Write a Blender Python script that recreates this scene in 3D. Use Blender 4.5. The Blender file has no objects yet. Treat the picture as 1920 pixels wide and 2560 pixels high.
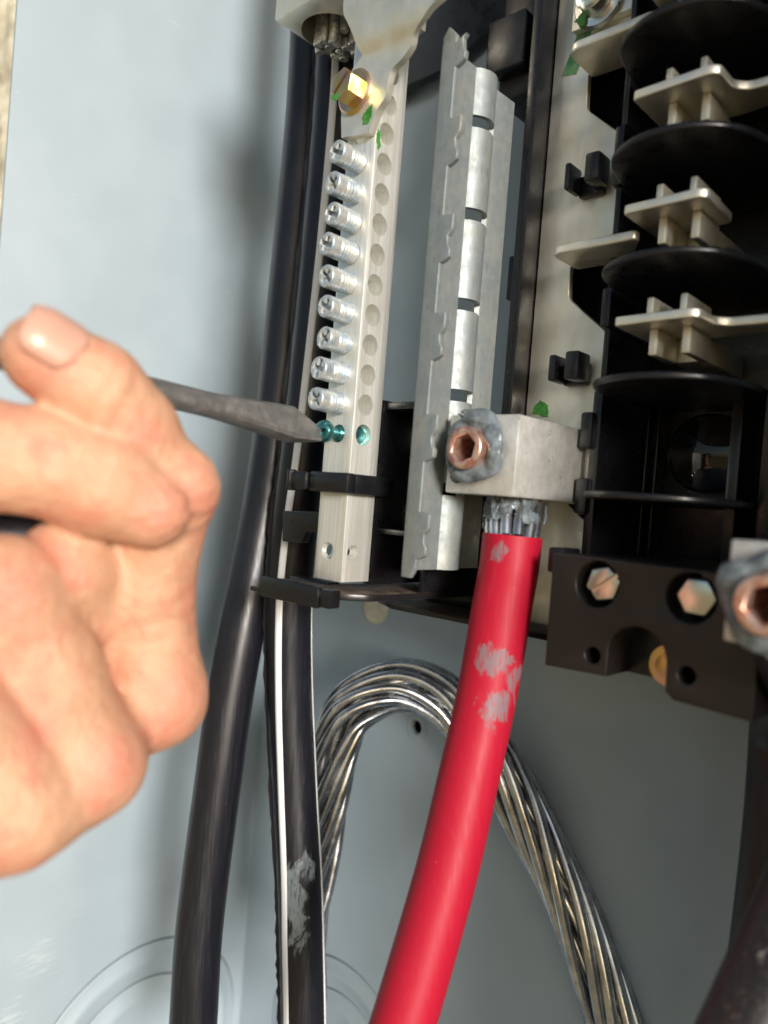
import bpy, bmesh, math, random
import numpy as np
from mathutils import Vector, Matrix
random.seed(7); rng = np.random.default_rng(7)
SC = bpy.context.scene
COL = SC.collection
S = 0.001                                   # everything below is written in millimetres

# ------------------------------------------------------------------ camera
FPX = 1896.0
YAW, PITCH, ROLL = math.radians(42.8), math.radians(0.85), math.radians(4.5)
CAM = np.array([274.0, -224.0, 0.0])
FW = np.array([-math.sin(YAW)*math.cos(PITCH), math.cos(YAW)*math.cos(PITCH), -math.sin(PITCH)])
R0 = np.array([math.cos(YAW), math.sin(YAW), 0.0]); U0 = np.cross(R0, FW)
RT = R0*math.cos(ROLL) + U0*math.sin(ROLL)
UP = U0*math.cos(ROLL) - R0*math.sin(ROLL)
cd = bpy.data.cameras.new('camera'); cam = bpy.data.objects.new('camera', cd); COL.objects.link(cam)
cam.matrix_world = Matrix([[RT[i], UP[i], -FW[i], CAM[i]*S] for i in range(3)] + [[0, 0, 0, 1]])
cd.sensor_fit = 'HORIZONTAL'; cd.sensor_width = 36; cd.lens = 36*FPX/1920
cd.clip_start = 0.005; cd.clip_end = 50
cd.dof.use_dof = True; cd.dof.focus_distance = 0.208; cd.dof.aperture_fstop = 13.0
SC.camera = cam

# ------------------------------------------------------------------ light
SUN_DIR = Vector((-0.85, 0.41, -0.19)).normalized()      # the way the light travels
w = bpy.data.worlds.new('World'); SC.world = w; w.use_nodes = True
nt = w.node_tree; nt.nodes.clear()
sky = nt.nodes.new('ShaderNodeTexSky'); sky.sky_type = 'NISHITA'; sky.sun_disc = False
sky.sun_elevation = math.asin(-SUN_DIR.z)
sky.sun_rotation = math.atan2(-SUN_DIR.x, -SUN_DIR.y)
sky.dust_density = 1.6
bg = nt.nodes.new('ShaderNodeBackground'); bg.inputs['Strength'].default_value = 0.05
tc = nt.nodes.new('ShaderNodeTexCoord'); sx = nt.nodes.new('ShaderNodeSeparateXYZ')
mr = nt.nodes.new('ShaderNodeMapRange'); mr.inputs['From Min'].default_value = -0.04; mr.inputs['From Max'].default_value = 0.06
mx = nt.nodes.new('ShaderNodeMix'); mx.data_type = 'RGBA'
mx.inputs[6].default_value = (2.0, 1.62, 0.95, 1)        # leafy ground below the horizon
out = nt.nodes.new('ShaderNodeOutputWorld')
L = nt.links.new
L(tc.outputs['Generated'], sx.inputs[0]); L(sx.outputs['Z'], mr.inputs['Value']); L(mr.outputs[0], mx.inputs[0])
L(sky.outputs[0], mx.inputs[7]); L(mx.outputs[2], bg.inputs['Color']); L(bg.outputs[0], out.inputs['Surface'])
sl = bpy.data.lights.new('sun', 'SUN'); sl.energy = 1.5; sl.angle = math.radians(15); sl.color = (1.0, 0.98, 0.955)
sun = bpy.data.objects.new('sun', sl); COL.objects.link(sun)
sun.rotation_euler = SUN_DIR.to_track_quat('-Z', 'Y').to_euler(); sun.location = (0.6, -0.6, 0.5)
vs = SC.view_settings; vs.view_transform = 'Standard'; vs.look = 'None'; vs.gamma = 1.0; vs.exposure = 1.62
vs.use_curve_mapping = False

# ------------------------------------------------------------------ helpers
def P(x, y, X=None, Y=None, Z=None, d=None):
    r = FW + (x-960)/FPX*RT - (y-1280)/FPX*UP
    if X is not None: t = (X-CAM[0])/r[0]
    elif Y is not None: t = (Y-CAM[1])/r[1]
    elif Z is not None: t = (Z-CAM[2])/r[2]
    else: t = d
    return CAM + t*r

ORG = {}
def thing(name, label, cat, loc=(0, 0, 0), group=None):
    o = bpy.data.objects.new(name, None); COL.objects.link(o)
    o.empty_display_size = 0.005
    o.location = Vector(loc)*S; ORG[o.name] = np.array(loc, float)
    o['label'] = label; o['category'] = cat
    if group: o['group'] = group
    return o
def tag(o, label, cat, group=None):
    o['label'] = label; o['category'] = cat
    if group: o['group'] = group
    return o
def mk(name, V, F, mat, parent=None, smooth=False, mats=None, fmat=None):
    org = ORG[parent.name] if parent else np.zeros(3)
    V = (np.asarray(V, float).reshape(-1, 3) - org)*S
    me = bpy.data.meshes.new(name); me.from_pydata(V.tolist(), [], [list(map(int, f)) for f in F]); me.update()
    return fin(name, me, mat, parent, smooth)
def fin(name, me, mat, parent=None, smooth=False):
    o = bpy.data.objects.new(name, me); COL.objects.link(o)
    me.materials.clear(); me.materials.append(mat)
    if smooth:
        me.polygons.foreach_set('use_smooth', [True]*len(me.polygons))
        if smooth != 'all':
            try: me.set_sharp_from_angle(angle=math.radians(38))
            except Exception: pass
    if parent:
        o.parent = parent; ORG[o.name] = ORG[parent.name]
    else: ORG[o.name] = np.zeros(3)
    return o
def bm2(name, bm, mat, parent, smooth=False):
    bmesh.ops.recalc_face_normals(bm, faces=bm.faces)
    V = [v.co[:] for v in bm.verts]; bm.verts.index_update()
    F = [[v.index for v in f.verts] for f in bm.faces]; bm.free()
    return mk(name, V, F, mat, parent, smooth)
def box(name, x, y, z, mat, parent=None, bev=0.4, seg=2):
    bm = bmesh.new(); bmesh.ops.create_cube(bm, size=1)
    for v in bm.verts:
        v.co = Vector((x[0] if v.co.x < 0 else x[1], y[0] if v.co.y < 0 else y[1], z[0] if v.co.z < 0 else z[1]))
    if bev: bmesh.ops.bevel(bm, geom=list(bm.edges), offset=bev, segments=seg, affect='EDGES', profile=0.5)
    return bm2(name, bm, mat, parent, True)
AX = {'y': (Vector((1, 0, 0)), Vector((0, 0, 1)), Vector((0, -1, 0))),     # a in X, b in Z, out towards -Y
      'z': (Vector((1, 0, 0)), Vector((0, 1, 0)), Vector((0, 0, 1))),
      'x': (Vector((0, 1, 0)), Vector((0, 0, 1)), Vector((1, 0, 0)))}
def plate(name, loops, axis, c0, c1, mat, parent=None, bev=0.2, res=2):
    """filled outline (first loop) with holes (other loops) between c0 and c1 along the axis"""
    cu = bpy.data.curves.new(name, 'CURVE'); cu.dimensions = '2D'; cu.fill_mode = 'BOTH'
    bev = min(bev, abs(c1-c0)*0.45)
    cu.extrude = (abs(c1-c0)/2 - bev); cu.bevel_depth = bev; cu.bevel_resolution = res; cu.offset = -bev
    for lp in loops:
        sp = cu.splines.new('POLY'); sp.points.add(len(lp)-1); sp.use_cyclic_u = True
        for p, q in zip(sp.points, lp): p.co = (q[0], q[1], 0, 1)
    ob = bpy.data.objects.new('tmp', cu); COL.objects.link(ob)
    dg = bpy.context.evaluated_depsgraph_get(); dg.update()
    me0 = bpy.data.meshes.new_from_object(ob.evaluated_get(dg))
    bm = bmesh.new(); bm.from_mesh(me0)
    bmesh.ops.remove_doubles(bm, verts=bm.verts, dist=1e-4)
    a, b, n = AX[axis]; m = (c0+c1)/2
    off = Vector((0, 0, 0))
    off[{'x': 0, 'y': 1, 'z': 2}[axis]] = m
    for v in bm.verts: v.co = a*v.co.x + b*v.co.y + n*v.co.z + off
    bpy.data.objects.remove(ob); bpy.data.curves.remove(cu); bpy.data.meshes.remove(me0)
    return bm2(name, bm, mat, parent, True)
def circ(cx, cy, r, n=28, ry=None, ph=0):
    return [(cx+r*math.cos(ph+2*math.pi*i/n), cy+(ry or r)*math.sin(ph+2*math.pi*i/n)) for i in range(n)]
def rounded(pts, r, n=4):
    o = []; N = len(pts)
    for i in range(N):
        p0, p, p1 = (np.array(pts[j % N], float) for j in (i-1, i, i+1))
        a, b = p0-p, p1-p; la, lb = np.linalg.norm(a), np.linalg.norm(b)
        k = min(r, la*0.45, lb*0.45); A = p+a/la*k; B = p+b/lb*k
        for t in np.linspace(0, 1, n+1): o.append(tuple((1-t)**2*A + 2*t*(1-t)*p + t*t*B))
    return o
def basis(n):
    n = np.array(n, float); n /= np.linalg.norm(n)
    h = np.array([0, 0, 1.]) if abs(n[2]) < 0.9 else np.array([1., 0, 0])
    u = np.cross(h, n); u /= np.linalg.norm(u); return u, np.cross(n, u), n
def lathe(name, prof, c, n, mat, parent=None, seg=32, smooth=True, cap=True):
    """profile of (radius, height) turned about direction n through c"""
    u, v, n = basis(n); c = np.array(c, float); V = []; F = []
    for (r, h) in prof:
        for i in range(seg):
            t = 2*math.pi*i/seg; V.append(c+n*h+r*(u*math.cos(t)+v*math.sin(t)))
    m = len(prof)
    for j in range(m-1):
        for i in range(seg):
            k = (i+1) % seg; F.append((j*seg+i, j*seg+k, (j+1)*seg+k, (j+1)*seg+i))
    shut = tuple(prof[0]) == tuple(prof[-1]) or not cap
    if prof[0][0] > 1e-6 and not shut: F.append(list(range(seg))[::-1])
    if prof[-1][0] > 1e-6 and not shut: F.append([(m-1)*seg+i for i in range(seg)])
    bm = bmesh.new(); vs_ = [bm.verts.new(x) for x in V]
    for f in F:
        try: bm.faces.new([vs_[i] for i in f])
        except ValueError: pass
    bmesh.ops.remove_doubles(bm, verts=bm.verts, dist=1e-4)
    return bm2(name, bm, mat, parent, smooth)
def hexagon(r, ph=0): return circ(0, 0, r, 6, ph=ph)
def spline(pts, n):
    p = np.array(pts, float); p = np.vstack([2*p[0]-p[1], p, 2*p[-1]-p[-2]]); o = []
    m = len(p)-3
    for i in range(n):
        t = i/(n-1)*m; k = min(int(t), m-1); t -= k
        a, b, c, d = p[k:k+4]
        o.append(0.5*((2*b)+(-a+c)*t+(2*a-5*b+4*c-d)*t*t+(-a+3*b-3*c+d)*t**3))
    return np.array(o)
def frames(path):
    T = np.gradient(path, axis=0); T /= np.linalg.norm(T, axis=1)[:, None]
    u = basis(T[0])[0]; Uo = []
    for t in T:
        u = u-t*(u@t); u /= np.linalg.norm(u); Uo.append(u)
    Uo = np.array(Uo); return T, Uo, np.cross(T, Uo)
def tubeVF(path, r, seg=20, cap=True, wob=0.0, fr=None):
    T, A, B = fr if fr is not None else frames(path); n = len(path); r = np.broadcast_to(r, n)
    V = []; ph = rng.random(6)*6.28
    for i in range(n):
        for k in range(seg):
            t = 2*math.pi*k/seg
            rr = r[i]*(1+wob*math.sin(2*t+ph[0]+i*0.05)*math.sin(i*0.13+ph[1]))
            V.append(path[i]+rr*(A[i]*math.cos(t)+B[i]*math.sin(t)))
    F = [(i*seg+k, i*seg+(k+1) % seg, (i+1)*seg+(k+1) % seg, (i+1)*seg+k) for i in range(n-1) for k in range(seg)]
    if cap: F += [list(range(seg))[::-1], [(n-1)*seg+k for k in range(seg)]]
    return V, F
def tube(name, pts, r, mat, parent=None, n=60, seg=22, wob=0.0):
    path = spline(pts, n); V, F = tubeVF(path, r, seg, True, wob)
    return mk(name, V, F, mat, parent, True)
def facing(path):
    """directions across the tube: right of the view and towards the viewer's side of the room"""
    T = np.gradient(path, axis=0); T /= np.linalg.norm(T, axis=1)[:, None]
    Vw = CAM-path; Vw /= np.linalg.norm(Vw, axis=1)[:, None]
    e1 = np.cross(Vw, T); e1 /= np.linalg.norm(e1, axis=1)[:, None]
    sgn = np.sign(e1@RT)[:, None]; e1 = e1*sgn
    e2 = Vw-T*np.sum(Vw*T, axis=1)[:, None]; e2 /= np.linalg.norm(e2, axis=1)[:, None]
    return T, e1, e2
def boolean(o, cutter):
    m = o.modifiers.new('b', 'BOOLEAN'); m.object = cutter; m.operation = 'DIFFERENCE'; m.solver = 'EXACT'
    dg = bpy.context.evaluated_depsgraph_get(); dg.update()
    me = bpy.data.meshes.new_from_object(o.evaluated_get(dg)); o.modifiers.clear()
    old = o.data; mats = [x for x in old.materials]; o.data = me; bpy.data.meshes.remove(old)
    me.materials.clear()
    for x in mats: me.materials.append(x)
    for p in me.polygons: p.material_index = 0
    bpy.data.objects.remove(cutter)
    me.polygons.foreach_set('use_smooth', [True]*len(me.polygons)); me.set_sharp_from_angle(angle=math.radians(35))
def cylVF(c, n, r, h0, h1, seg=24):
    u, v, n = basis(n); c = np.array(c, float)
    V = [c+n*h+r*(u*math.cos(2*math.pi*i/seg)+v*math.sin(2*math.pi*i/seg)) for h in (h0, h1) for i in range(seg)]
    F = [(i, (i+1) % seg, seg+(i+1) % seg, seg+i) for i in range(seg)] + [list(range(seg))[::-1], [seg+i for i in range(seg)]]
    return V, F
def join(parts):
    V = []; F = []
    for v, f in parts:
        b = len(V); V += [np.array(x) for x in v]; F += [[i+b for i in q] for q in f]
    return V, F
def vnoise(p, seed=0):
    """smooth value noise on points (n,3)"""
    p = np.asarray(p, float); i = np.floor(p).astype(np.int64); f = p-i; f = f*f*(3-2*f)
    def h(a, b, c):
        n = (a*374761393+b*668265263+c*2147483647+seed*1274126177) & 0xffffffff
        n = ((n ^ (n >> 13))*1274126177) & 0xffffffff
        return ((n ^ (n >> 16)) & 0xffff)/65535.0
    r = 0
    for dx in (0, 1):
        for dy in (0, 1):
            for dz in (0, 1):
                wgt = (f[..., 0] if dx else 1-f[..., 0])*(f[..., 1] if dy else 1-f[..., 1])*(f[..., 2] if dz else 1-f[..., 2])
                r = r+wgt*h(i[..., 0]+dx, i[..., 1]+dy, i[..., 2]+dz)
    return r*2-1
def nets(fn, lo, hi, h):
    """mesh the zero level of fn on a grid (surface nets)"""
    lo = np.array(lo, float); n = np.ceil((np.array(hi)-lo)/h).astype(int)+1
    g = [lo[k]+h*np.arange(n[k]) for k in range(3)]
    val = np.empty(n, np.float32)
    for i in range(0, n[0], 16):
        X, Y, Z = np.meshgrid(g[0][i:i+16], g[1], g[2], indexing='ij')
        val[i:i+16] = fn(np.stack([X, Y, Z], -1).reshape(-1, 3)).reshape(X.shape)
    ins = val < 0; c = n-1
    acc = np.zeros(tuple(c)+(3,), np.float32); cnt = np.zeros(tuple(c), np.float32)
    sl_ = lambda o: tuple(slice(o[k], o[k]+c[k]) for k in range(3))
    for ax in range(3):
        for a in (0, 1):
            for b in (0, 1):
                o0 = [0, 0, 0]; others = [k for k in range(3) if k != ax]; o0[others[0]] = a; o0[others[1]] = b
                o1 = list(o0); o1[ax] = 1
                v0, v1 = val[sl_(o0)], val[sl_(o1)]; m = (v0 < 0) != (v1 < 0)
                t = np.where(m, v0/np.where(m, v0-v1, 1), 0)
                for k in range(3):
                    acc[..., k] += np.where(m, (t if k == ax else o0[k]), 0)
                cnt += m
    act = cnt > 0; idx = -np.ones(tuple(c), np.int64); idx[act] = np.arange(act.sum())
    V = lo + h*(np.argwhere(act)+acc[act]/cnt[act][:, None])
    F = []
    for ax in range(3):
        b1, b2 = [(1, 2), (2, 0), (0, 1)][ax]
        s0 = [slice(1, c[k]) for k in range(3)]; s0[ax] = slice(0, c[ax])
        s1 = list(s0); s1[ax] = slice(1, c[ax]+1)
        A, B = ins[tuple(s0)], ins[tuple(s1)]
        e = np.argwhere(A != B); st = A[A != B]
        base = e.copy(); 
        for k in range(3):
            if k != ax: base[:, k] += 1
        def cell(d1, d2):
            q = base.copy(); q[:, b1] -= d1; q[:, b2] -= d2; return idx[q[:, 0], q[:, 1], q[:, 2]]
        q = np.stack([cell(1, 1), cell(0, 1), cell(0, 0), cell(1, 0)], 1)
        q[~st] = q[~st][:, ::-1]; F.append(q)
    return V, np.vstack(F)

# ------------------------------------------------------------------ materials
def mat(name, col, rough=0.5, metal=0.0, **k):
    m = bpy.data.materials.new(name); m.use_nodes = True
    b = m.node_tree.nodes['Principled BSDF']
    b.inputs['Base Color'].default_value = (*col, 1); b.inputs['Roughness'].default_value = rough
    b.inputs['Metallic'].default_value = metal
    for kk, v in k.items(): b.inputs[kk.replace('_', ' ')].default_value = v
    return m
class N:
    """small node helper working in millimetres of object space"""
    def __init__(s, m):
        s.t = m.node_tree; s.b = s.t.nodes['Principled BSDF']
        tc = s.t.nodes.new('ShaderNodeTexCoord'); vm = s.t.nodes.new('ShaderNodeVectorMath'); vm.operation = 'SCALE'
        vm.inputs['Scale'].default_value = 1000; s.t.links.new(tc.outputs['Object'], vm.inputs[0]); s.mm = vm.outputs[0]
    def new(s, k, **kw):
        n = s.t.nodes.new(k)
        for a, v in kw.items(): setattr(n, a, v)
        return n
    def l(s, a, b): s.t.links.new(a, b)
    def noise(s, scale=1.0, detail=3, stretch=(1, 1, 1), rough=0.6, dist=0.0):
        mp = s.new('ShaderNodeMapping'); mp.inputs['Scale'].default_value = [scale*q for q in stretch]
        s.l(s.mm, mp.inputs[0]); n = s.new('ShaderNodeTexNoise'); n.inputs['Scale'].default_value = 1
        n.inputs['Detail'].default_value = detail; n.inputs['Roughness'].default_value = rough; n.inputs['Distortion'].default_value = dist
        s.l(mp.outputs[0], n.inputs['Vector']); return n.outputs['Fac']
    def ramp(s, v, a, b, lo=0.0, hi=1.0):
        r = s.new('ShaderNodeMapRange', interpolation_type='SMOOTHSTEP'); s.l(v, r.inputs['Value'])
        for nme, x in (('From Min', a), ('From Max', b), ('To Min', lo), ('To Max', hi)): r.inputs[nme].default_value = x
        return r.outputs[0]
    def math(s, op, a, b):
        n = s.new('ShaderNodeMath', operation=op)
        for i, x in enumerate((a, b)):
            if isinstance(x, (int, float)): n.inputs[i].default_value = x
            else: s.l(x, n.inputs[i])
        return n.outputs[0]
    def mixc(s, fac, a, b):
        n = s.new('ShaderNodeMix', data_type='RGBA')
        if isinstance(fac, (int, float)): n.inputs[0].default_value = fac
        else: s.l(fac, n.inputs[0])
        for i, x in ((6, a), (7, b)):
            if isinstance(x, tuple): n.inputs[i].default_value = (*x, 1)
            else: s.l(x, n.inputs[i])
        return n.outputs[2]
    def color(s, c): s.l(c, s.b.inputs['Base Color'])
    def roughness(s, c): s.l(c, s.b.inputs['Roughness'])
    def bump(s, h, strength=0.3, dist=0.0002):
        n = s.new('ShaderNodeBump'); n.inputs['Strength'].default_value = strength; n.inputs['Distance'].default_value = dist
        s.l(h, n.inputs['Height']); s.l(n.outputs[0], s.b.inputs['Normal'])
    def near(s, p, r, stretch=(1, 1, 1)):
        """1 at point p falling to 0 at distance r (mm)"""
        v = s.new('ShaderNodeVectorMath', operation='SUBTRACT'); s.l(s.mm, v.inputs[0]); v.inputs[1].default_value = p
        w_ = s.new('ShaderNodeVectorMath', operation='MULTIPLY'); s.l(v.outputs[0], w_.inputs[0]); w_.inputs[1].default_value = stretch
        q = s.new('ShaderNodeVectorMath', operation='LENGTH'); s.l(w_.outputs[0], q.inputs[0])
        return s.ramp(q.outputs['Value'], 0, r, 1, 0)

HAND_ORG = P(-760, 1800, d=96)
HAND_RED = [(P(x, y, d=d), r) for x, y, d, r in ((500, 1240, 128, 9), (110, 890, 112, 9), (420, 1270, 121, 9), (440, 1740, 135, 10), (300, 1920, 118, 10), (20, 1500, 110, 9), (60, 1850, 112, 7))]
def make_mats():
    M = {}
    # grey enamel of the enclosure
    m = mat('grey_enamel', (0.36, 0.40, 0.42), 0.32); k = N(m)
    big = k.noise(0.03, 2); c = k.mixc(k.ramp(big, 0.35, 0.65), (0.312, 0.376, 0.420), (0.336, 0.402, 0.446))
    scr = k.ramp(k.noise(1.0, 2, (0.9, 0.06, 0.9), 0.5, 0.4), 0.74, 0.78)
    scr = k.math('MULTIPLY', scr, k.ramp(k.noise(0.03, 2), 0.5, 0.62))
    c = k.mixc(k.math('MULTIPLY', scr, 0.3), c, (0.6, 0.63, 0.64))
    for q_, r_ in ((P(95, 2395, X=0)-np.array([200, 0, -300]), 16), (P(30, 2545, X=0)-np.array([200, 0, -300]), 14)):
        ln = k.noise(1.0, 3, (1, 0.10, 1.1), 0.6, 0.5); f_ = k.ramp(k.math('ADD', k.math('MULTIPLY', k.near(tuple(q_), r_), 0.22), ln), 0.70, 0.76)
        c = k.mixc(k.math('MULTIPLY', f_, 0.22), c, (0.75, 0.76, 0.76))
    k.color(c)
    k.roughness(k.ramp(k.noise(0.05, 3), 0.3, 0.7, 0.40, 0.50)); k.bump(k.noise(0.9, 2), 0.06, 0.0003); M['enamel'] = m
    # stucco
    m = mat('cream_stucco', (0.74, 0.68, 0.52), 0.9); k = N(m)
    c = k.mixc(k.ramp(k.noise(0.15, 4), 0.35, 0.65), (0.66, 0.59, 0.43), (0.80, 0.75, 0.60)); k.color(c)
    k.bump(k.noise(0.7, 5), 0.8, 0.0015); M['stucco'] = m
    # extruded aluminium
    m = mat('extruded_aluminium', (0.80, 0.80, 0.77), 0.42, 0.65); k = N(m)
    lines = k.noise(1.0, 3, (1.6, 1.6, 0.03), 0.6); blot = k.noise(0.12, 4)
    c = k.mixc(k.ramp(lines, 0.35, 0.7), (0.78, 0.78, 0.73), (0.92, 0.92, 0.88))
    c = k.mixc(k.ramp(blot, 0.5, 0.75, 0, 0.5), c, (0.80, 0.77, 0.68))
    spk = k.ramp(k.noise(1.4, 3), 0.70, 0.76); c = k.mixc(k.math('MULTIPLY', spk, 0.6), c, (0.3, 0.28, 0.25)); k.color(c)
    k.roughness(k.ramp(lines, 0.3, 0.7, 0.33, 0.5)); k.bump(lines, 0.25, 0.0001); M['alu'] = m
    # tin plated bus
    m = mat('tin_plate', (0.72, 0.69, 0.60), 0.40, 0.8); k = N(m)
    blot = k.noise(0.10, 4, (1, 1, 0.5)); c = k.mixc(k.ramp(blot, 0.3, 0.7), (0.78, 0.73, 0.60), (0.90, 0.87, 0.78))
    spk = k.ramp(k.noise(0.8, 4, (1, 1, 0.6)), 0.68, 0.74); c = k.mixc(k.math('MULTIPLY', spk, 0.55), c, (0.35, 0.30, 0.22))
    sc2 = k.ramp(k.noise(1.0, 2, (0.25, 1, 1.4), 0.5, 1.0), 0.72, 0.75); c = k.mixc(k.math('MULTIPLY', sc2, 0.6), c, (0.92, 0.90, 0.80))
    k.color(c); k.roughness(k.ramp(k.noise(0.25, 3), 0.3, 0.7, 0.34, 0.52)); k.bump(k.noise(1.2, 3), 0.12, 0.0002); M['tin'] = m
    # cast lug
    m = mat('plated_lug', (0.66, 0.65, 0.61), 0.5, 0.6); k = N(m)
    c = k.mixc(k.ramp(k.noise(0.25, 4), 0.3, 0.7), (0.58, 0.57, 0.53), (0.74, 0.73, 0.69))
    spk = k.ramp(k.noise(0.55, 5, (1, 1, 1), 0.7, 0.8), 0.60, 0.70); c = k.mixc(k.math('MULTIPLY', spk, 0.75), c, (0.15, 0.14, 0.13))
    k.color(c); k.bump(k.noise(1.5, 3), 0.25, 0.0002); M['lug'] = m
    # galvanised rail
    m = mat('galvanised_steel', (0.55, 0.58, 0.57), 0.45, 0.45); k = N(m)
    vo = k.new('ShaderNodeTexVoronoi'); vo.inputs['Scale'].default_value = 0.5; k.l(k.mm, vo.inputs['Vector'])
    sp_ = k.new('ShaderNodeSeparateColor'); k.l(vo.outputs['Color'], sp_.inputs[0])
    c = k.mixc(k.ramp(sp_.outputs[0], 0, 1), (0.225, 0.255, 0.26), (0.26, 0.29, 0.292))
    c = k.mixc(k.ramp(k.noise(0.3, 4, (1, 1, 0.3)), 0.45, 0.75, 0, 0.8), c, (0.31, 0.31, 0.28))
    spk = k.ramp(k.noise(1.0, 4, (1, 1, 0.25)), 0.60, 0.70); c = k.mixc(k.math('MULTIPLY', spk, 0.6), c, (0.14, 0.155, 0.16))
    k.color(c); k.roughness(k.ramp(k.noise(0.5, 3), 0.3, 0.7, 0.46, 0.6)); k.bump(k.noise(2.0, 3), 0.12, 0.0001); M['galv'] = m
    m = mat('galvanised_cut_edge', (0.5, 0.5, 0.46), 0.45, 0.8); M['galv2'] = m
    # zinc screws with a bluish bloom
    m = mat('clear_zinc', (0.72, 0.77, 0.79), 0.4, 0.6); k = N(m)
    c = k.mixc(k.ramp(k.noise(0.45, 2), 0.35, 0.65), (0.42, 0.50, 0.57), (0.62, 0.63, 0.60))
    k.color(c); k.roughness(k.ramp(k.noise(0.8, 3), 0.3, 0.7, 0.34, 0.5)); M['zinc'] = m
    m = mat('green_dyed_zinc', (0.09, 0.33, 0.33), 0.22, 0.8); k = N(m)
    c = k.mixc(k.ramp(k.noise(0.5, 3), 0.35, 0.65), (0.02, 0.12, 0.14), (0.08, 0.26, 0.26)); k.color(c); M['green_zinc'] = m
    m = mat('yellow_zinc', (0.80, 0.60, 0.22), 0.34, 0.95); k = N(m)
    c = k.mixc(k.ramp(k.noise(0.22, 2), 0.4, 0.6), (0.62, 0.46, 0.17), (0.66, 0.43, 0.34))
    c = k.mixc(k.ramp(k.noise(0.3, 2, (1.3, 1, 1)), 0.55, 0.72), c, (0.45, 0.52, 0.16)); k.color(c); M['brass'] = m
    m = mat('hex_zinc', (0.74, 0.71, 0.66), 0.22, 0.95); k = N(m)
    c = k.mixc(k.ramp(k.noise(0.3, 2), 0.4, 0.6), (0.74, 0.68, 0.63), (0.68, 0.72, 0.68)); k.color(c); M['hexz'] = m
    m = mat('copper_hand_tint', (0.78, 0.42, 0.30), 0.35, 0.85); k = N(m)  # copper-pink base colour carries the hand's reflection on the set screws
    c = k.mixc(k.ramp(k.noise(0.5, 4), 0.4, 0.65), (0.86, 0.62, 0.52), (0.64, 0.28, 0.19)); k.color(c); M['hand_tint'] = m
    # plastics
    m = mat('black_plastic', (0.010, 0.010, 0.012), 0.32); k = N(m)
    k.roughness(k.ramp(k.noise(0.2, 4), 0.3, 0.7, 0.24, 0.42)); k.bump(k.noise(1.5, 3), 0.08, 0.0002)
    c = k.mixc(k.ramp(k.noise(0.5, 5), 0.62, 0.8, 0, 0.25), (0.007, 0.007, 0.009), (0.04, 0.035, 0.032)); k.color(c); M['plastic'] = m
    m = mat('dusty_black_plastic', (0.02, 0.017, 0.016), 0.5); k = N(m)
    g = k.new('ShaderNodeNewGeometry'); sx_ = k.new('ShaderNodeSeparateXYZ'); k.l(g.outputs['Normal'], sx_.inputs[0])
    du = k.math('MULTIPLY', k.ramp(sx_.outputs['Z'], 0.5, 0.9), k.ramp(k.noise(0.5, 5), 0.35, 0.65, 0.3, 1.0))
    c = k.mixc(k.math('MULTIPLY', du, 0.6), (0.012, 0.011, 0.012), (0.22, 0.15, 0.11)); k.color(c)
    k.roughness(k.ramp(du, 0, 1, 0.3, 0.8)); M['dusty'] = m
    m = mat('brown_black_bakelite', (0.030, 0.020, 0.018), 0.42); k = N(m)
    c = k.mixc(k.ramp(k.noise(0.7, 5), 0.62, 0.8, 0, 0.5), (0.012, 0.009, 0.009), (0.06, 0.05, 0.045)); k.color(c)
    k.bump(k.noise(2.0, 3), 0.1, 0.0002); M['bakelite'] = m
    M['gloss'] = mat('black_gloss', (0.004, 0.004, 0.004), 0.04)
    # anti-oxidant paste
    m = mat('grey_paste', (0.17, 0.195, 0.21), 0.22); k = N(m)
    c = k.mixc(k.ramp(k.noise(0.4, 4), 0.35, 0.65), (0.10, 0.12, 0.13), (0.19, 0.22, 0.24)); k.color(c)
    k.bump(k.noise(0.7, 3, (1, 1, 1), 0.5, 0.6), 0.25, 0.0005); M['paste'] = m
    m = mat('green_paint', (0.035, 0.19, 0.025), 0.5); k = N(m)
    c = k.mixc(k.ramp(k.noise(0.6, 4), 0.35, 0.7), (0.025, 0.15, 0.02), (0.08, 0.30, 0.05)); k.color(c); M['gpaint'] = m
    m = mat('green_marker', (0.08, 0.24, 0.10), 0.45); k = N(m)
    c = k.mixc(k.ramp(k.noise(0.35, 4), 0.35, 0.7), (0.05, 0.19, 0.08), (0.20, 0.36, 0.18)); k.color(c); M['gmark'] = m
    # skin
    m = mat('skin', (0.62, 0.38, 0.26), 0.42, 0.0); k = N(m)
    c = k.mixc(k.ramp(k.noise(0.06, 3), 0.35, 0.65), (0.54, 0.295, 0.18), (0.62, 0.355, 0.225))
    c = k.mixc(k.ramp(k.noise(0.11, 4), 0.46, 0.70, 0, 0.75), c, (0.58, 0.21, 0.14))
    c = k.mixc(k.ramp(k.noise(0.45, 4), 0.58, 0.78, 0, 0.45), c, (0.66, 0.44, 0.31))
    for p_, r_ in HAND_RED: c = k.mixc(k.math('MULTIPLY', k.near(tuple(p_-HAND_ORG), r_), 0.55), c, (0.58, 0.19, 0.14))
    k.color(c)
    k.b.inputs['Subsurface Weight'].default_value = 0.25; k.b.inputs['Subsurface Radius'].default_value = (1, 0.35, 0.2)
    k.b.inputs['Subsurface Scale'].default_value = 0.0025
    wr = k.math('ADD', k.noise(0.35, 5, (1, 1, 1), 0.65, 0.5), k.math('MULTIPLY', k.noise(1.6, 3, (1, 1, 1)), 0.35))
    k.bump(wr, 0.6, 0.0011); k.roughness(k.ramp(k.noise(0.4, 3), 0.3, 0.7, 0.36, 0.55)); M['skin'] = m
    M['nail'] = mat('fingernail', (0.57, 0.315, 0.235), 0.34)
    # steels
    m = mat('worn_tool_steel', (0.20, 0.19, 0.185), 0.38, 0.7); k = N(m)
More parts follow.
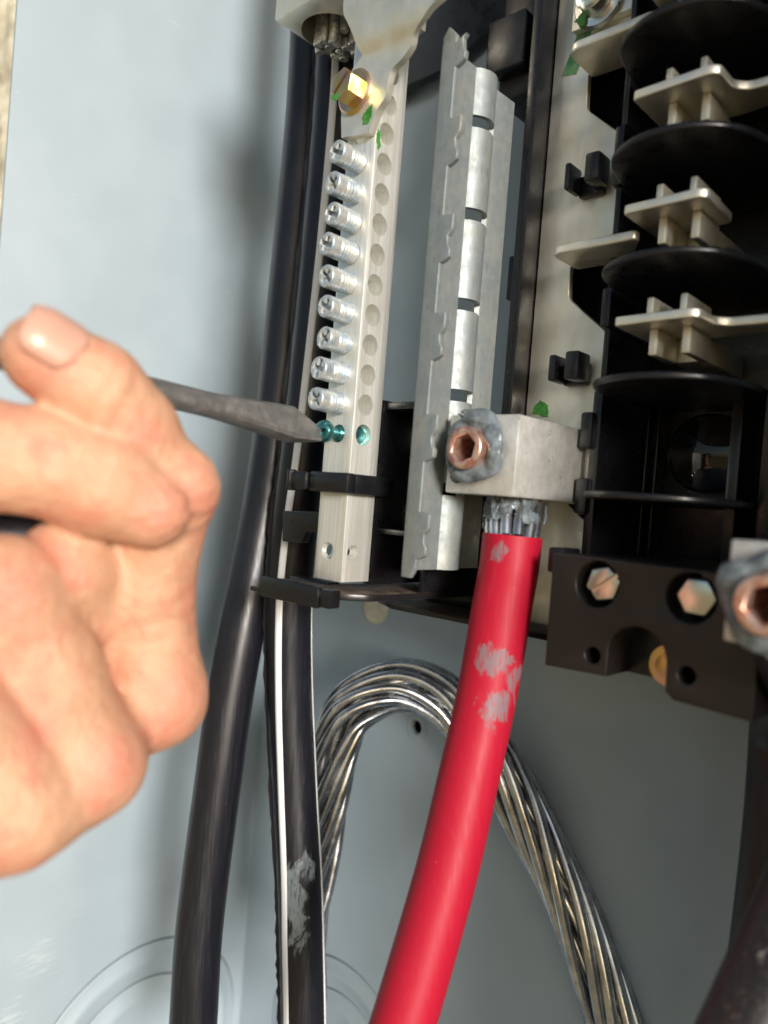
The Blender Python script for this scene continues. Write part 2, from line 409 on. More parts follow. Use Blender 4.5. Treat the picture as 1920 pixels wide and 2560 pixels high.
    c = k.mixc(k.ramp(k.noise(0.5, 5, (1, 0.4, 1)), 0.4, 0.65), (0.24, 0.235, 0.23), (0.31, 0.30, 0.29))
    c = k.mixc(k.ramp(k.noise(1.4, 4), 0.66, 0.74, 0, 0.5), c, (0.45, 0.40, 0.34)); k.color(c)
    k.roughness(k.ramp(k.noise(0.7, 4), 0.3, 0.7, 0.3, 0.55)); k.bump(k.noise(1.5, 4), 0.3, 0.0002); M['tool'] = m
    m = mat('bare_aluminium_strand', (0.55, 0.54, 0.52), 0.26, 0.95); k = N(m)
    c = k.mixc(k.ramp(k.noise(0.12, 3), 0.35, 0.65), (0.40, 0.42, 0.45), (0.62, 0.645, 0.68))
    c = k.mixc(k.ramp(k.noise(0.25, 4), 0.62, 0.74, 0, 0.5), c, (0.16, 0.15, 0.14)); k.color(c)
    k.roughness(k.ramp(k.noise(0.15, 2), 0.3, 0.7, 0.16, 0.34)); k.bump(k.noise(0.5, 2), 0.06, 0.0002); M['strand'] = m
    m = mat('cut_strand_end', (0.74, 0.74, 0.72), 0.35, 0.85); k = N(m)
    c = k.mixc(k.ramp(k.noise(0.8, 4), 0.4, 0.65), (0.45, 0.44, 0.41), (0.85, 0.85, 0.83)); k.color(c); M['cut'] = m
    return M
M = make_mats()

def cable_mat(name, base, rough, smears_and_glare=(), smear_glare_col=(0.42, 0.46, 0.48), scuff_glare=(0.10, 0.10, 0.11), amount=0.35):
    """insulation with rubbed-on grey paint or painted glare at given places (mm, object space)"""
    m = mat(name, base, rough); k = N(m)
    lines = k.noise(1.0, 4, (1.4, 1.4, 0.05), 0.6)
    c = k.mixc(k.ramp(lines, 0.52, 0.8, 0, amount), base, scuff_glare)
    spk = k.ramp(k.noise(0.9, 3), 0.72, 0.77); c = k.mixc(k.math('MULTIPLY', spk, 0.5), c, tuple(min(1, q*2+0.12) for q in scuff_glare))
    for (p, r, st, thr) in smears_and_glare:
        a = k.near(p, r, st); nz = k.noise(0.28, 5, (1, 1, 0.55), 0.62, 0.8)
        f = k.ramp(k.math('ADD', k.math('MULTIPLY', a, 0.55), nz), thr-0.03, thr+0.09)
        f = k.math('MULTIPLY', f, k.ramp(k.noise(1.0, 2, (1.5, 1.5, 0.3), 0.5), 0.3, 0.55, 0.25, 0.85))
        c = k.mixc(f, c, smear_glare_col)
    k.color(c); k.roughness(k.ramp(lines, 0.3, 0.8, rough-0.06, rough+0.14)); k.bump(k.noise(1.2, 4, (1, 1, 0.15)), 0.12, 0.0002)
    return m

def patch(name, pts, axis, c, mat_, parent, th=0.12, jag=0.35, n=5):
    """small irregular film of paint lying on a flat face"""
    o = []
    for i in range(len(pts)):
        a, b = np.array(pts[i], float), np.array(pts[(i+1) % len(pts)], float)
        for t in np.linspace(0, 1, n, endpoint=False): o.append(tuple(a+(b-a)*t+rng.normal(0, jag*0.4, 2)))
    return plate(name, [o], axis, c, c-th if axis == 'y' else c+th, mat_, parent, bev=0.0, res=0)

# ================================================================== THE ENCLOSURE AND THE WALL
def build_setting():
    # stucco slab beside the box
    nx, nz = 90, 210
    X = np.linspace(-330, -1.7, nx); Z = np.linspace(-320, 300, nz)
    G = np.array([[x, -70, z] for z in Z for x in X])
    q = G.copy(); q[:, 1] = 0
    G[:, 1] -= 3.0*vnoise(q/14.0, 1)+2.0*vnoise(q/5.5, 2)
    F = [(j*nx+i, j*nx+i+1, (j+1)*nx+i+1, (j+1)*nx+i) for j in range(nz-1) for i in range(nx-1)]
    nb = len(G); B = G.copy(); B[:, 1] = 0
    V = np.vstack([G, B]); F2 = [tuple(nb+i for i in f[::-1]) for f in F]
    rim = [j*nx for j in range(nz)]
    edges = [(i, i+1) for i in range(nx-1)] + [((nz-1)*nx+i+1, (nz-1)*nx+i) for i in range(nx-1)] + \
            [((j+1)*nx, j*nx) for j in range(nz-1)] + [(j*nx+nx-1, (j+1)*nx+nx-1) for j in range(nz-1)]
    F3 = [(b, a, a+nb, b+nb) for a, b in edges]
    o = mk('stucco_wall', V, F+F2+F3, M['stucco'], None, 'all')
    box('dark_backing', (-330, 420), (4, 14), (-320, 320), M['bakelite'], o, 0)  # unseen dark board added to stop light coming through the panel holes
    tag(o, 'rough cream stucco house wall beside the grey enclosure', 'wall')

    e = thing('electrical_enclosure', 'open grey painted steel electrical enclosure housing the terminals and cables', 'enclosure', (200, 0, -300))
    m = M['enamel']
    side = plate('side_panel', [[(-128, -300), (1.6, -300), (1.6, 300), (-128, 300)], circ(-52.6, -239.5, 48.55, 96)], 'x', -1.6, 0.0, m, e, 0.25, 2)
    hole_c = [P(1042, 1818, Y=0)]
    lp = [[(0.02, -300), (330, -300), (330, 300), (0.02, 300)], circ(hole_c[0][0], hole_c[0][2], 2.6, 20), circ(65.7, -43.0, 7.2, 36), circ(65.2, -231.3, 42.35, 96)]
    back = plate('back_panel', lp, 'y', 1.6, 0.0, m, e, 0.0, 0)
    box('side_panel', (330.02, 331.6), (-128, 1.6), (-300, 300), m, e, 0.5)
    box('top_panel', (0.02, 330), (-128, -0.02), (298.4, 300), m, e, 0.5)
    box('bottom_panel', (0.02, 330), (-128, -0.02), (-300, -298.4), m, e, 0.5)
    # something pale shows through the round opening in the back
    lathe('hole_plug', [(0, 0), (7.1, 0), (7.1, 1.0), (0, 1.0)], (65.7, 0.35, -43.0), (0, 1, 0), M['stucco'], e, 36)
    lathe('dimple', [(2.5, -0.6), (2.7, 0.45), (3.6, 0.6), (5.0, 0.2), (5.8, -0.1)], (hole_c[0][0], 0, hole_c[0][2]), (0, -1, 0), m, e, 28, True, False)
    ring = [(48.0, -1.4), (48.0, 0.15), (47.7, 0.4), (44, 0.5), (42.6, 1.5), (40.5, 1.6), (38.6, 0.6), (34.2, 0.4), (33.9, 0.15), (33.9, -1.4), (48.0, -1.4)]
    disc = [(0, -1.4), (33.3, -1.4), (33.3, 0.15), (33.0, 0.4), (29, 0.5), (27.4, 1.5), (25.2, 1.6), (23, 0.7), (0, 0.6)]
    for c_, n_, k_ in (((0, -52.6, -239.5), (1, 0, 0), 1.0), ((65.2, 0, -231.3), (0, -1, 0), 0.87)):
        kr = lathe('knockout', [(r*k_, h) for r, h in ring], c_, n_, m, e, 96)
        lathe('knockout_centre', [(r*k_, h) for r, h in disc], c_, n_, m, kr, 96)
    return e
build_setting()

# ================================================================== BLACK INTERIOR BASE
def build_base():
    m, md = M['plastic'], M['dusty']
    b = thing('interior_base', 'black moulded plastic base with round barrier fins carrying the bars', 'base', (170, -35, -34))
    # slab behind the plate, with the deep channel behind the fins
    plate('backing_slab', [[(158.4, -34), (183.9, -34), (183.9, 175), (158.4, 175)], rounded([(170, 110), (180.5, 110), (180.5, 103), (174, 108)], 1)], 'y', -22, -30, m, b, 0.3)
    box('channel_floor', (184.0, 222), (-24, -20), (-34, 175), m, b, 0.3)
    box('channel_wall', (181.7, 184.2), (-51, -20), (-12, 31.5), m, b, 0.4)
    for z0, z1 in ((-12+43.7, 47), (47.3, 57), (57.3, 82), (82.3, 97), (97.3, 175)):
        w_ = 0.0 if (z0 in (47.3, 82.3)) else 0.9
        box('channel_wall', (181.7+w_, 184.2), (-51+w_, -20), (z0, z1), m, b, 0.4)
    box('channel_wall', (221.5, 224), (-49, -20), (-12, 175), m, b, 0.4)
    for x in (186.6, 189.4): box('channel_rib', (x, x+0.7), (-30, -23.5), (-12, 30), m, b, 0.2)
    box('channel_rib', (211.5, 214), (-40, -23.5), (-12, 30), md, b, 0.4)
    for z in (21.5, 5.0): box('latch_tab', (179.6, 183.0), (-53, -46), (z-4.5, z+4.5), m, b, 0.8)
    lathe('round_window', [(10.2, 0), (10.2, 1.2), (9.4, 1.5), (9.2, 0.9), (5, 2.0), (0, 2.6)], (202.2, -27.0, 18.4), (0, -1, 0), M['gloss'], b, 48)
    fo = [(186.3, -24), (186.3, -52), (186.9, -59), (188.7, -65), (192.5, -69.7), (198, -72.7), (204.5, -73.5), (211, -71.6), (216.5, -66.8), (219.8, -59.5), (220.8, -50), (221, -24)]
    fo = [tuple(p) for p in spline(fo, 44)]
    for z in (106.5, 81.1, 55.8, 30.2, 5.1, 131.8): plate('barrier_fin', [fo], 'z', z-0.8, z+0.8, m, b, 0.6)
    # vertical wall along the plate
    box('spine_wall', (155.0, 158.2), (-52, 0), (-34, 175), m, b, 0.5)
    box('spine_ledge', (153.2, 155.0), (-47, -40), (30, 67), m, b, 0.4)
    box('spine_catch', (152.2, 155.0), (-50, -43), (58, 70), m, b, 0.4)
    # upper block behind the head of the rail
    up = [P(1255, 240, Y=-44), P(1345, 235, Y=-44), P(1345, 85, Y=-44), P(1255, 90, Y=-44)]
    x0, x1 = up[0][0], 154.8; z0, z1 = up[0][2], up[2][2]
    box('upper_block', (x0, x1), (-46, -6), (z0-3, 175), m, b, 0.6)
    lathe('boss', [(2.2, 0), (2.2, 0.5), (1.9, 0.6), (0, 0.6)], ((x0+x1)/2+1, -46, z1-4), (0, -1, 0), m, b, 24)
    box('upper_step', (x0-1.5, x1-3), (-51, -46.02), (z0+3, z0+18), m, b, 0.5)
    # plate above the opening
    q = [P(1025, 210, Y=-8), P(1118, 168, Y=-8)]
    plate('upper_web', [[(q[0][0]-34, q[0][2]-10), (q[0][0], q[0][2]), (q[1][0], q[1][2]), (q[1][0]+40, q[1][2]+16), (q[1][0]+40, 260), (q[0][0]-34, 260)]], 'y', -4, -8, m, b, 0.3)
    # lower part: pillar, web and floor
    box('pillar', (136.2, 139.0), (-81.5, -40), (-22, 26), m, b, 0.4)
    box('pillar_web', (139.02, 154.98), (-46, -40.02), (-23.3, 26), m, b, 0.4)
    box('pillar_cap', (136.8, 150), (-81.0, -46.02), (23.5, 25.4), m, b, 0.4)
    box('shelf', (139.02, 154.6), (-80, -46.02), (-8.6, -7.2), m, b, 0.3)
    box('divider', (147.5, 149), (-72, -46.02), (-23, -8.7), m, b, 0.3)
    plate('floor_ledge', [rounded([(112, -93), (116.5, -97.5), (136.5, -97.5), (142.5, -93), (146, -88), (147, -60), (147, -40.1), (132, -40.1), (127, -80), (115, -86)], 2)], 'z', -25.2, -23.4, md, b, 0.3)
    box('ledge_lip', (115.5, 138), (-98.6, -97.0), (-27.6, -22.2), m, b, 0.5)
    box('ledge_lip', (138.02, 141.5), (-98.0, -94.0), (-27.2, -22.6), m, b, 0.5)
    box('lip_point', (110.2, 115.5), (-97.8, -96.8), (-26.9, -25.6), md, b, 0.3)
    box('ledge_arm', (112.2, 127.5), (-86, -81), (-26, -22.9), m, b, 0.4)
    plate('bottom_flange', [[(117, -54), (128, -60), (158.3, -59), (187.5, -59), (187.5, -30), (117, -30)]], 'z', -31.2, -29.6, md, b, 0.3)
    box('bottom_skirt', (127, 154.9), (-44, -40), (-29.5, -25.3), m, b, 0.4)
    # clip that holds the neutral bar
    box('bar_clip', (128.0, 141.9), (-95.4, -92.3), (1.0, 6.1), m, b, 0.6)
    box('bar_clip_side', (139.4, 141.9), (-92.28, -78), (1.0, 6.0), m, b, 0.4)
    box('clip_lever', (122.6, 127.98), (-96.6, -95.0), (1.3, 5.8), m, b, 0.6)
    box('clip_lever_end', (121.4, 122.6), (-97.4, -94.6), (0.8, 6.3), m, b, 0.5)
    t0, t1 = P(713, 1277, Y=-80), P(797, 1277, Y=-80)
    plate('rear_tab', [rounded([(t0[0], t0[2]), (136, t1[2]+0.6), (136, -11), (t1[0]-3.4, -10.4), (t1[0]-5, -13.8), (t0[0]+0.8, -14.2)], 0.5)], 'y', -78.5, -81, m, b, 0.3)
    return b
build_base()

# ================================================================== NEUTRAL BAR AND ITS SCREWS
BX0, BX1, BY0, BY1 = 128.9, 139.0, -92.0, -82.0
PITCHZ = 7.56; ZL = 23.6
def build_bar():
    o = box('neutral_bar', (BX0, BX1), (BY0, BY1), (-21.2, 140), M['alu'], None, 0.25, 2)
    parts = []
    for k in range(-1, 14): parts.append(cylVF((0, -88.1, ZL+PITCHZ*k), (1, 0, 0), 2.7, 130.0, 141))
    parts.append(cylVF((0, -88.4, -13.8), (1, 0, 0), 2.1, 128, 141))
    V, F = join(parts); c1 = mk('cut', V, F, M['alu']); boolean(o, c1)
    parts = [cylVF((133.9, 0, ZL+PITCHZ*k), (0, -1, 0), 2.75, 89.9, 94) for k in range(0, 10)]
    parts.append(cylVF((133.9, 0, ZL-PITCHZ), (0, -1, 0), 2.3, 85, 94))
    parts.append(cylVF((133.4, 0, -13.8), (0, -1, 0), 2.2, 80, 94))
    V, F = join(parts); c1 = mk('cut', V, F, M['alu']); boolean(o, c1)
    tag(o, 'long bare aluminium neutral bar with a row of round wire holes', 'terminal bar')
    return o
build_bar()

def build_screws():
    ords = ['first', 'second', 'third', 'fourth', 'fifth', 'sixth', 'seventh', 'eighth', 'ninth']
    def lab(i): return '%s clear zinc terminal screw below the yellow hex bolt' % ords[i]
    r = thing('terminal_screw', lab(0), 'screw', (133.9, BY0, ZL+8*PITCHZ), 'zinc terminal screws along the neutral bar')
    c = (133.9, BY0, ZL+8*PITCHZ)
    prof = [(0, -2)]
    for h in np.arange(-2, 4.3, 0.95): prof += [(2.5, h), (2.5, h+0.14), (2.86, h+0.42), (2.86, h+0.56), (2.5, h+0.88)]
    prof += [(2.45, 4.7), (0, 4.7)]
    th = lathe('threaded_shank', prof, c, (0, -1, 0), M['zinc'], r, 28)
    hp = [(0, 5.31), (2.1, 5.31), (2.45, 5.6), (2.5, 7.6), (2.1, 8.2), (0, 8.2)]
    hd = lathe('head', [(0, 4.71), (2.4, 4.71), (2.8, 5.1), (2.8, 6.2), (0, 6.2)], c, (0, -1, 0), M['zinc'], r, 32)
    s_, l_ = 0.5, 1.7
    cross = [(s_, s_), (s_, l_), (-s_, l_), (-s_, s_), (-2.25, s_), (-2.25, -s_), (-s_, -s_), (-s_, -l_), (s_, -l_), (s_, -s_), (2.25, -s_), (2.25, s_)]
    hr = plate('drive_recess', [[(c[0]+x, c[2]+y) for x, y in circ(0, 0, 2.8, 36)], [(c[0]+x, c[2]+y) for x, y in cross[::-1]]], 'y', BY0-6.18, BY0-7.9, M['zinc'], hd, 0.4, 3)
    for i in range(1, 9):
        q = r.copy(); COL.objects.link(q); q['label'] = lab(i)
        z = ZL+(8-i)*PITCHZ
        q.location = Vector((133.9-i*0.02, BY0+random.uniform(-1.0, 0.9), z))*S
        q.rotation_euler = (random.uniform(-0.03, 0.03), random.uniform(0, 6.28), random.uniform(-0.03, 0.03))
        for ch in list(r.children):
            a = ch.copy(); COL.objects.link(a); a.parent = q
            for g in ch.children:
                b2 = g.copy(); COL.objects.link(b2); b2.parent = a
    r.rotation_euler = (0, 0.5, 0)
    # green grounding screw at the screwdriver's tip
    c = (133.9, BY0, ZL-PITCHZ)
    g = thing('grounding_screw', 'green dyed screw touched by the screwdriver tip', 'screw', c)
    lathe('shank', [(0, -6.4), (3.3, -6.4), (3.3, -1.8), (2.0, -1.7)]+[p for h in np.arange(-1.6, 0.2, 0.8) for p in ((1.75, h), (2.05, h+0.4), (1.75, h+0.78))]+[(1.45, 0.8), (1.45, 3.6), (0, 3.6)], c, (0, -1, 0), M['green_zinc'], g, 28)
    hd = lathe('head', [(0, 3.4), (1.5, 3.5), (2.6, 3.9), (2.85, 4.5), (2.75, 5.3), (2.2, 6.2), (1.2, 6.75), (0.0, 6.9)], c, (0, -1, 0), M['green_zinc'], g, 36)
    cut = box('cut', (c[0]-4, c[0]+4), (BY0-7.5, BY0-5.6), (c[2]-0.5, c[2]+0.5), M['green_zinc'], None, 0)
    cut.data.transform(Matrix.Translation(-Vector(c)*S)); cut.location = Vector(c)*S
    boolean(hd, cut)
build_screws()

def hex_bolt(root, c, r, h, flange, mat_, n=(0, -1, 0), slot=0.55, ph=0.2, flange_h=0.9):
    """hex head with a flange and a screwdriver slot, standing on c along n"""
    if flange: lathe('flange', [(0, 0), (flange, 0), (flange, flange_h*0.5), (flange*0.9, flange_h), (0, flange_h)], c, n, mat_, root, 40)
    f0 = flange_h if flange else 0
    u, v, nn = basis(n); c = np.array(c, float); V = []; F = []
    H = hexagon(r, ph)
    bm = bmesh.new(); lo = [bm.verts.new(c+nn*f0+u*a+v*b) for a, b in H]; hi = [bm.verts.new(c+nn*(f0+h)+u*a+v*b) for a, b in H]
    bm.faces.new(lo[::-1]); top = bm.faces.new(hi)
    for i in range(6): bm.faces.new((lo[i], lo[(i+1) % 6], hi[(i+1) % 6], hi[i]))
    bmesh.ops.bevel(bm, geom=list(top.edges), offset=r*0.13, segments=3, affect='EDGES', profile=0.5)
    o = bm2('hex_head', bm, mat_, root, True)
    if slot:
        a = ph+0.4; d = u*math.cos(a)+v*math.sin(a); e = np.cross(nn, d); W = []
        for s1 in (-1, 1):
            for s2 in (-1, 1):
                for s3 in (0, 1): W.append(c+d*s1*r*1.3+e*s2*slot+nn*(f0+h-1.3+s3*3))
        cu = mk('cut', W, [(0, 1, 3, 2), (4, 6, 7, 5), (0, 4, 5, 1), (2, 3, 7, 6), (0, 2, 6, 4), (1, 5, 7, 3)], mat_)
        org = ORG[o.name]
        cu.data.transform(Matrix.Translation(-Vector(org)*S)); cu.location = Vector(org)*S
        boolean(o, cu)
    return o

# ================================================================== NEUTRAL STRAP, BOLT, TOP LUG, CUT CABLE
def build_strap():
    s_ = thing('neutral_strap', 'pale tin plated strap bolted to the top of the neutral bar', 'bus strap', (134, -93, 91))
    def zz(x, y): return (640+x/2.592, y/2.592)
    rows = [((553, 893), (735, 860), -94), ((552, 800), (752, 800), -94), ((553, 700), (790, 700), -94), ((570, 600), (838, 625), -94), ((600, 520), (856, 520), -94), ((625, 450), (880, 445), -94),
            ((660, 400), (940, 385), -94.2), ((690, 355), (1000, 300), -94.6), ((668, 325), (1016, 235), -95.2), ((645, 280), (1040, 180), -95.9), ((625, 220), (1070, 130), -96.5), ((590, 140), (1105, 75), -97), ((566, 80), (1140, 30), -97.3), ((570, -30), (1200, -30), -97.5), ((590, -160), (1330, -160), -97.5), ((600, -420), (1400, -420), -97.5)]
    ns_ = 9; V = []; F = []
    rows = spline([(*a_, *b_, Y_) for a_, b_, Y_ in rows], 46)
    for r_ in rows:
        A_, B_ = P(*zz(*r_[:2]), Y=r_[4]), P(*zz(*r_[2:4]), Y=r_[4])
        for j in range(ns_): V.append(A_+(B_-A_)*j/(ns_-1))
    for i in range(len(rows)-1):
        for j in range(ns_-1): F.append((i*ns_+j, i*ns_+j+1, (i+1)*ns_+j+1, (i+1)*ns_+j))
    bm = bmesh.new(); bv = [bm.verts.new(v) for v in V]
    for f in F: bm.faces.new([bv[i] for i in f])
    bmesh.ops.recalc_face_normals(bm, faces=bm.faces)
    if sum((f.normal.y for f in bm.faces)) > 0: bmesh.ops.reverse_faces(bm, faces=bm.faces)
    bmesh.ops.solidify(bm, geom=bm.faces[:], thickness=1.95)
    bm2('strap_plate', bm, M['tin'], s_, True)
    patch('paint_mark', [(137.2, 95.6), (139.0, 96.6), (139.6, 94.4), (138.4, 92.0), (136.4, 92.2), (135.9, 94.2)], 'y', -94.02, M['gpaint'], s_)
    c = (132.6, -94.02, 101.4)
    b = thing('hex_bolt', 'yellow zinc slotted hex bolt clamping the pale strap', 'bolt', c)
    hex_bolt(b, c, 3.9, 4.2, 5.6, M['brass'], slot=0.5, ph=0.35)
    patch('paint_mark', [(131.0, 97.5), (132.6, 97.9), (132.3, 98.9), (130.3, 99.3), (129.6, 98.5)], 'y', -99.14, M['gpaint'], b, 0.1)
    # the second dab on the bar itself
    mk_ = patch('paint_mark', [(BY0+0.4, 91.6), (BY0+1.6, 91.2), (BY0+2.0, 88.0), (BY0+1.2, 86.6), (BY0+0.4, 88.4)], 'x', BX1+0.02, M['gpaint'], bpy.data.objects['neutral_bar'])
    # lug, seen from below
    fl = P(686, 52, Y=-91.9); z0 = fl[2]; x0, x1, y0 = fl[0], 126.0, -91.9; y1 = P(871.5, 158, X=x0)[1]
    lg = thing('neutral_lug', 'plated box lug on the strap holding a cut stranded cable', 'lug', (110, -80, z0))
    o = box('lug_body', (x0, x1), (y0, y1), (z0, z0+40), M['tin'], lg, 0.5)
    cc = P(832, 84, Z=z0)*np.array([1, 1, 0])
    V, F = cylVF(cc, (0, 0, 1), 9.2, z0-2, z0+36, 40); org = ORG[lg.name]; cu = mk('cut', V, F, M['tin'])
    cu.data.transform(Matrix.Translation(-Vector(org)*S)); cu.location = Vector(org)*S; boolean(o, cu)
    sc_ = lathe('set_screw', [(2.2, 0.6), (4.0, 0.6), (4.6, 0.2), (4.6, -4), (2.2, -4), (2.2, 0.6)], (x0+9, y0, z0+13), (0, -1, 0), M['paste'], lg, 32)
    cb = thing('cut_cable', 'cut bundle of aluminium strand ends poking out of the plated lug', 'cable', (cc[0], cc[1], z0-4))
    pts = [(0, 0)]+[(2.9*math.cos(a), 2.9*math.sin(a)) for a in np.arange(6)*1.047+0.2]+[(5.8*math.cos(a), 5.8*math.sin(a)) for a in np.arange(12)*0.5236]
    for i, (a, b_) in enumerate(pts):
        x, y = cc[0]+a*1.0+1.2+random.uniform(-.2, .2), cc[1]+b_*1.0+1.6+random.uniform(-.2, .2)
        if (x-cc[0])**2+(y-cc[1])**2 > 7.6**2: x, y = cc[0]+(x-cc[0])*0.9, cc[1]+(y-cc[1])*0.9
        zl = z0-2.0-random.uniform(0, 5)
        rr = 1.42
        lathe('strand', [(0, zl-z0), (rr*0.8, zl-z0), (rr*1.02, zl-z0+0.25), (rr, zl-z0+1.2), (rr, 25), (0, 25)], (x, y, z0), (random.uniform(-.04, .04), random.uniform(-.04, .04), 1), M['cut'], cb, 10)
build_strap()

# ================================================================== GALVANISED RAIL
def build_rail():
    r = thing('mounting_rail', 'galvanised steel rail with a notched lip beside the neutral bar', 'rail', (156.5, -78, -18))
    z0, z1 = -17.5, 109.0
    # lip: plane facing out, with its toothed edge; profile repeats with the breaker pitch
    xl, xr = 156.6, 160.6
    edge = []
    cs = [95.0, 72.3, 50.0, 27.5, 4.1][::-1]
    base = [(5.6, 4.2), (6.0, 5.4), (6.8, 6.7), (8.4, 6.9), (9.5, 6.1), (11.6, 5.9), (12.5, 6.7), (13.3, 7.2), (16.4, 7.2), (16.7, 4.1)]
    for c_ in [cs[0]-22.7]+cs:
        for dz, dx in base:
            if c_+dz < z1-1: edge.append((xl+dx, c_+dz))
    out_ = [(xl, z0)] + [(xl+2.6, z0), (xl+4.0, z0+2.4)] + edge + [(xl+3.9, z1-2.6), (xl+3.7, z1-0.6), (xl+1.6, z1+1.6), (xl, z1-0.4)]
    plate('notched_lip', [out_], 'y', -88.2, -89.7, M['galv'], r, 0.22, 2)
    # web: an open sheet with a rolled ridge and slots, built as strips between the slots
    prof = [(156.6, -88.2), (156.6, -79.0), (156.6, -76.4)]
    for t in np.linspace(0, 1, 11): prof.append((156.6+2.6*math.sin(math.pi*t)**0.8-1.0*t, -76.4+9.8*t))
    prof += [(154.6, -66.4), (155.0, -65.6), (155.2, -57.3)]
    prof = np.array(prof); th = 1.3
    nrm = np.gradient(prof, axis=0); nrm /= np.linalg.norm(nrm, axis=1)[:, None]; nrm = np.stack([nrm[:, 1], -nrm[:, 0]], 1)
    slots = [(c_-1.5, c_+1.5) for c_ in (95.0, 72.3, 50.0, 27.5, 4.1)]
    cuts = sorted([z0+1.5, z1-1]+[q for s_ in slots for q in s_])
    i0, i1 = 3, 12
    V = []; idx = {}
    def vert(i, z, s_):
        k = (i, round(z, 3), s_)
        if k not in idx:
            p = prof[i]-(nrm[i]*th if s_ else 0); idx[k] = len(V); V.append((p[0], p[1], z))
        return idx[k]
    F = []; n = len(prof)
    def inslot(z): return any(a-1e-6 <= z <= b+1e-6 for a, b in slots)
    for j in range(len(cuts)-1):
        za, zb = cuts[j], cuts[j+1]; sl_ = inslot((za+zb)/2)
        for i in range(n-1):
            if sl_ and i0 <= i < i1: continue
            F.append((vert(i, za, 0), vert(i+1, za, 0), vert(i+1, zb, 0), vert(i, zb, 0)))
            F.append((vert(i, za, 1), vert(i, zb, 1), vert(i+1, zb, 1), vert(i+1, za, 1)))
    # close the rims
    from collections import Counter
    ec = Counter()
    for f in F:
        for a, b in zip(f, f[1:]+f[:1]): ec[(a, b)] += 1
    inv = {v: k for k, v in idx.items()}
    for (a, b) in list(ec):
        if (b, a) not in ec and inv[a][2] == 0 and inv[b][2] == 0:
            ia, ib = inv[a], inv[b]; F.append((b, a, vert(ia[0], ia[1], 1), vert(ib[0], ib[1], 1)))
    bm = bmesh.new(); bv = [bm.verts.new(v) for v in V]
    for f in F:
        try: bm.faces.new([bv[i] for i in f])
        except ValueError: pass
    bm2('ridged_web', bm, M['galv'], r, True)
    # screws that hold it
    for (px, py, lab) in ((1019, 1425, 'yellow zinc screw half hidden behind the foot of the notched rail'),):
        c = P(px, py, Y=-60); c = np.array([c[0], -60.0, c[2]])
        t = thing('mounting_screw', lab, 'screw', tuple(c))
        lathe('head', [(0, 0), (3.4, 0), (3.4, 0.7), (2.6, 1.0), (2.4, 2.6), (0, 2.9)], c, (0, -1, 0), M['brass'], t, 32)
        lathe('shank', [(0, 0), (1.6, 0), (1.6, -13.9), (0, -13.9)], c, (0, -1, 0), M['brass'], t, 16)
build_rail()

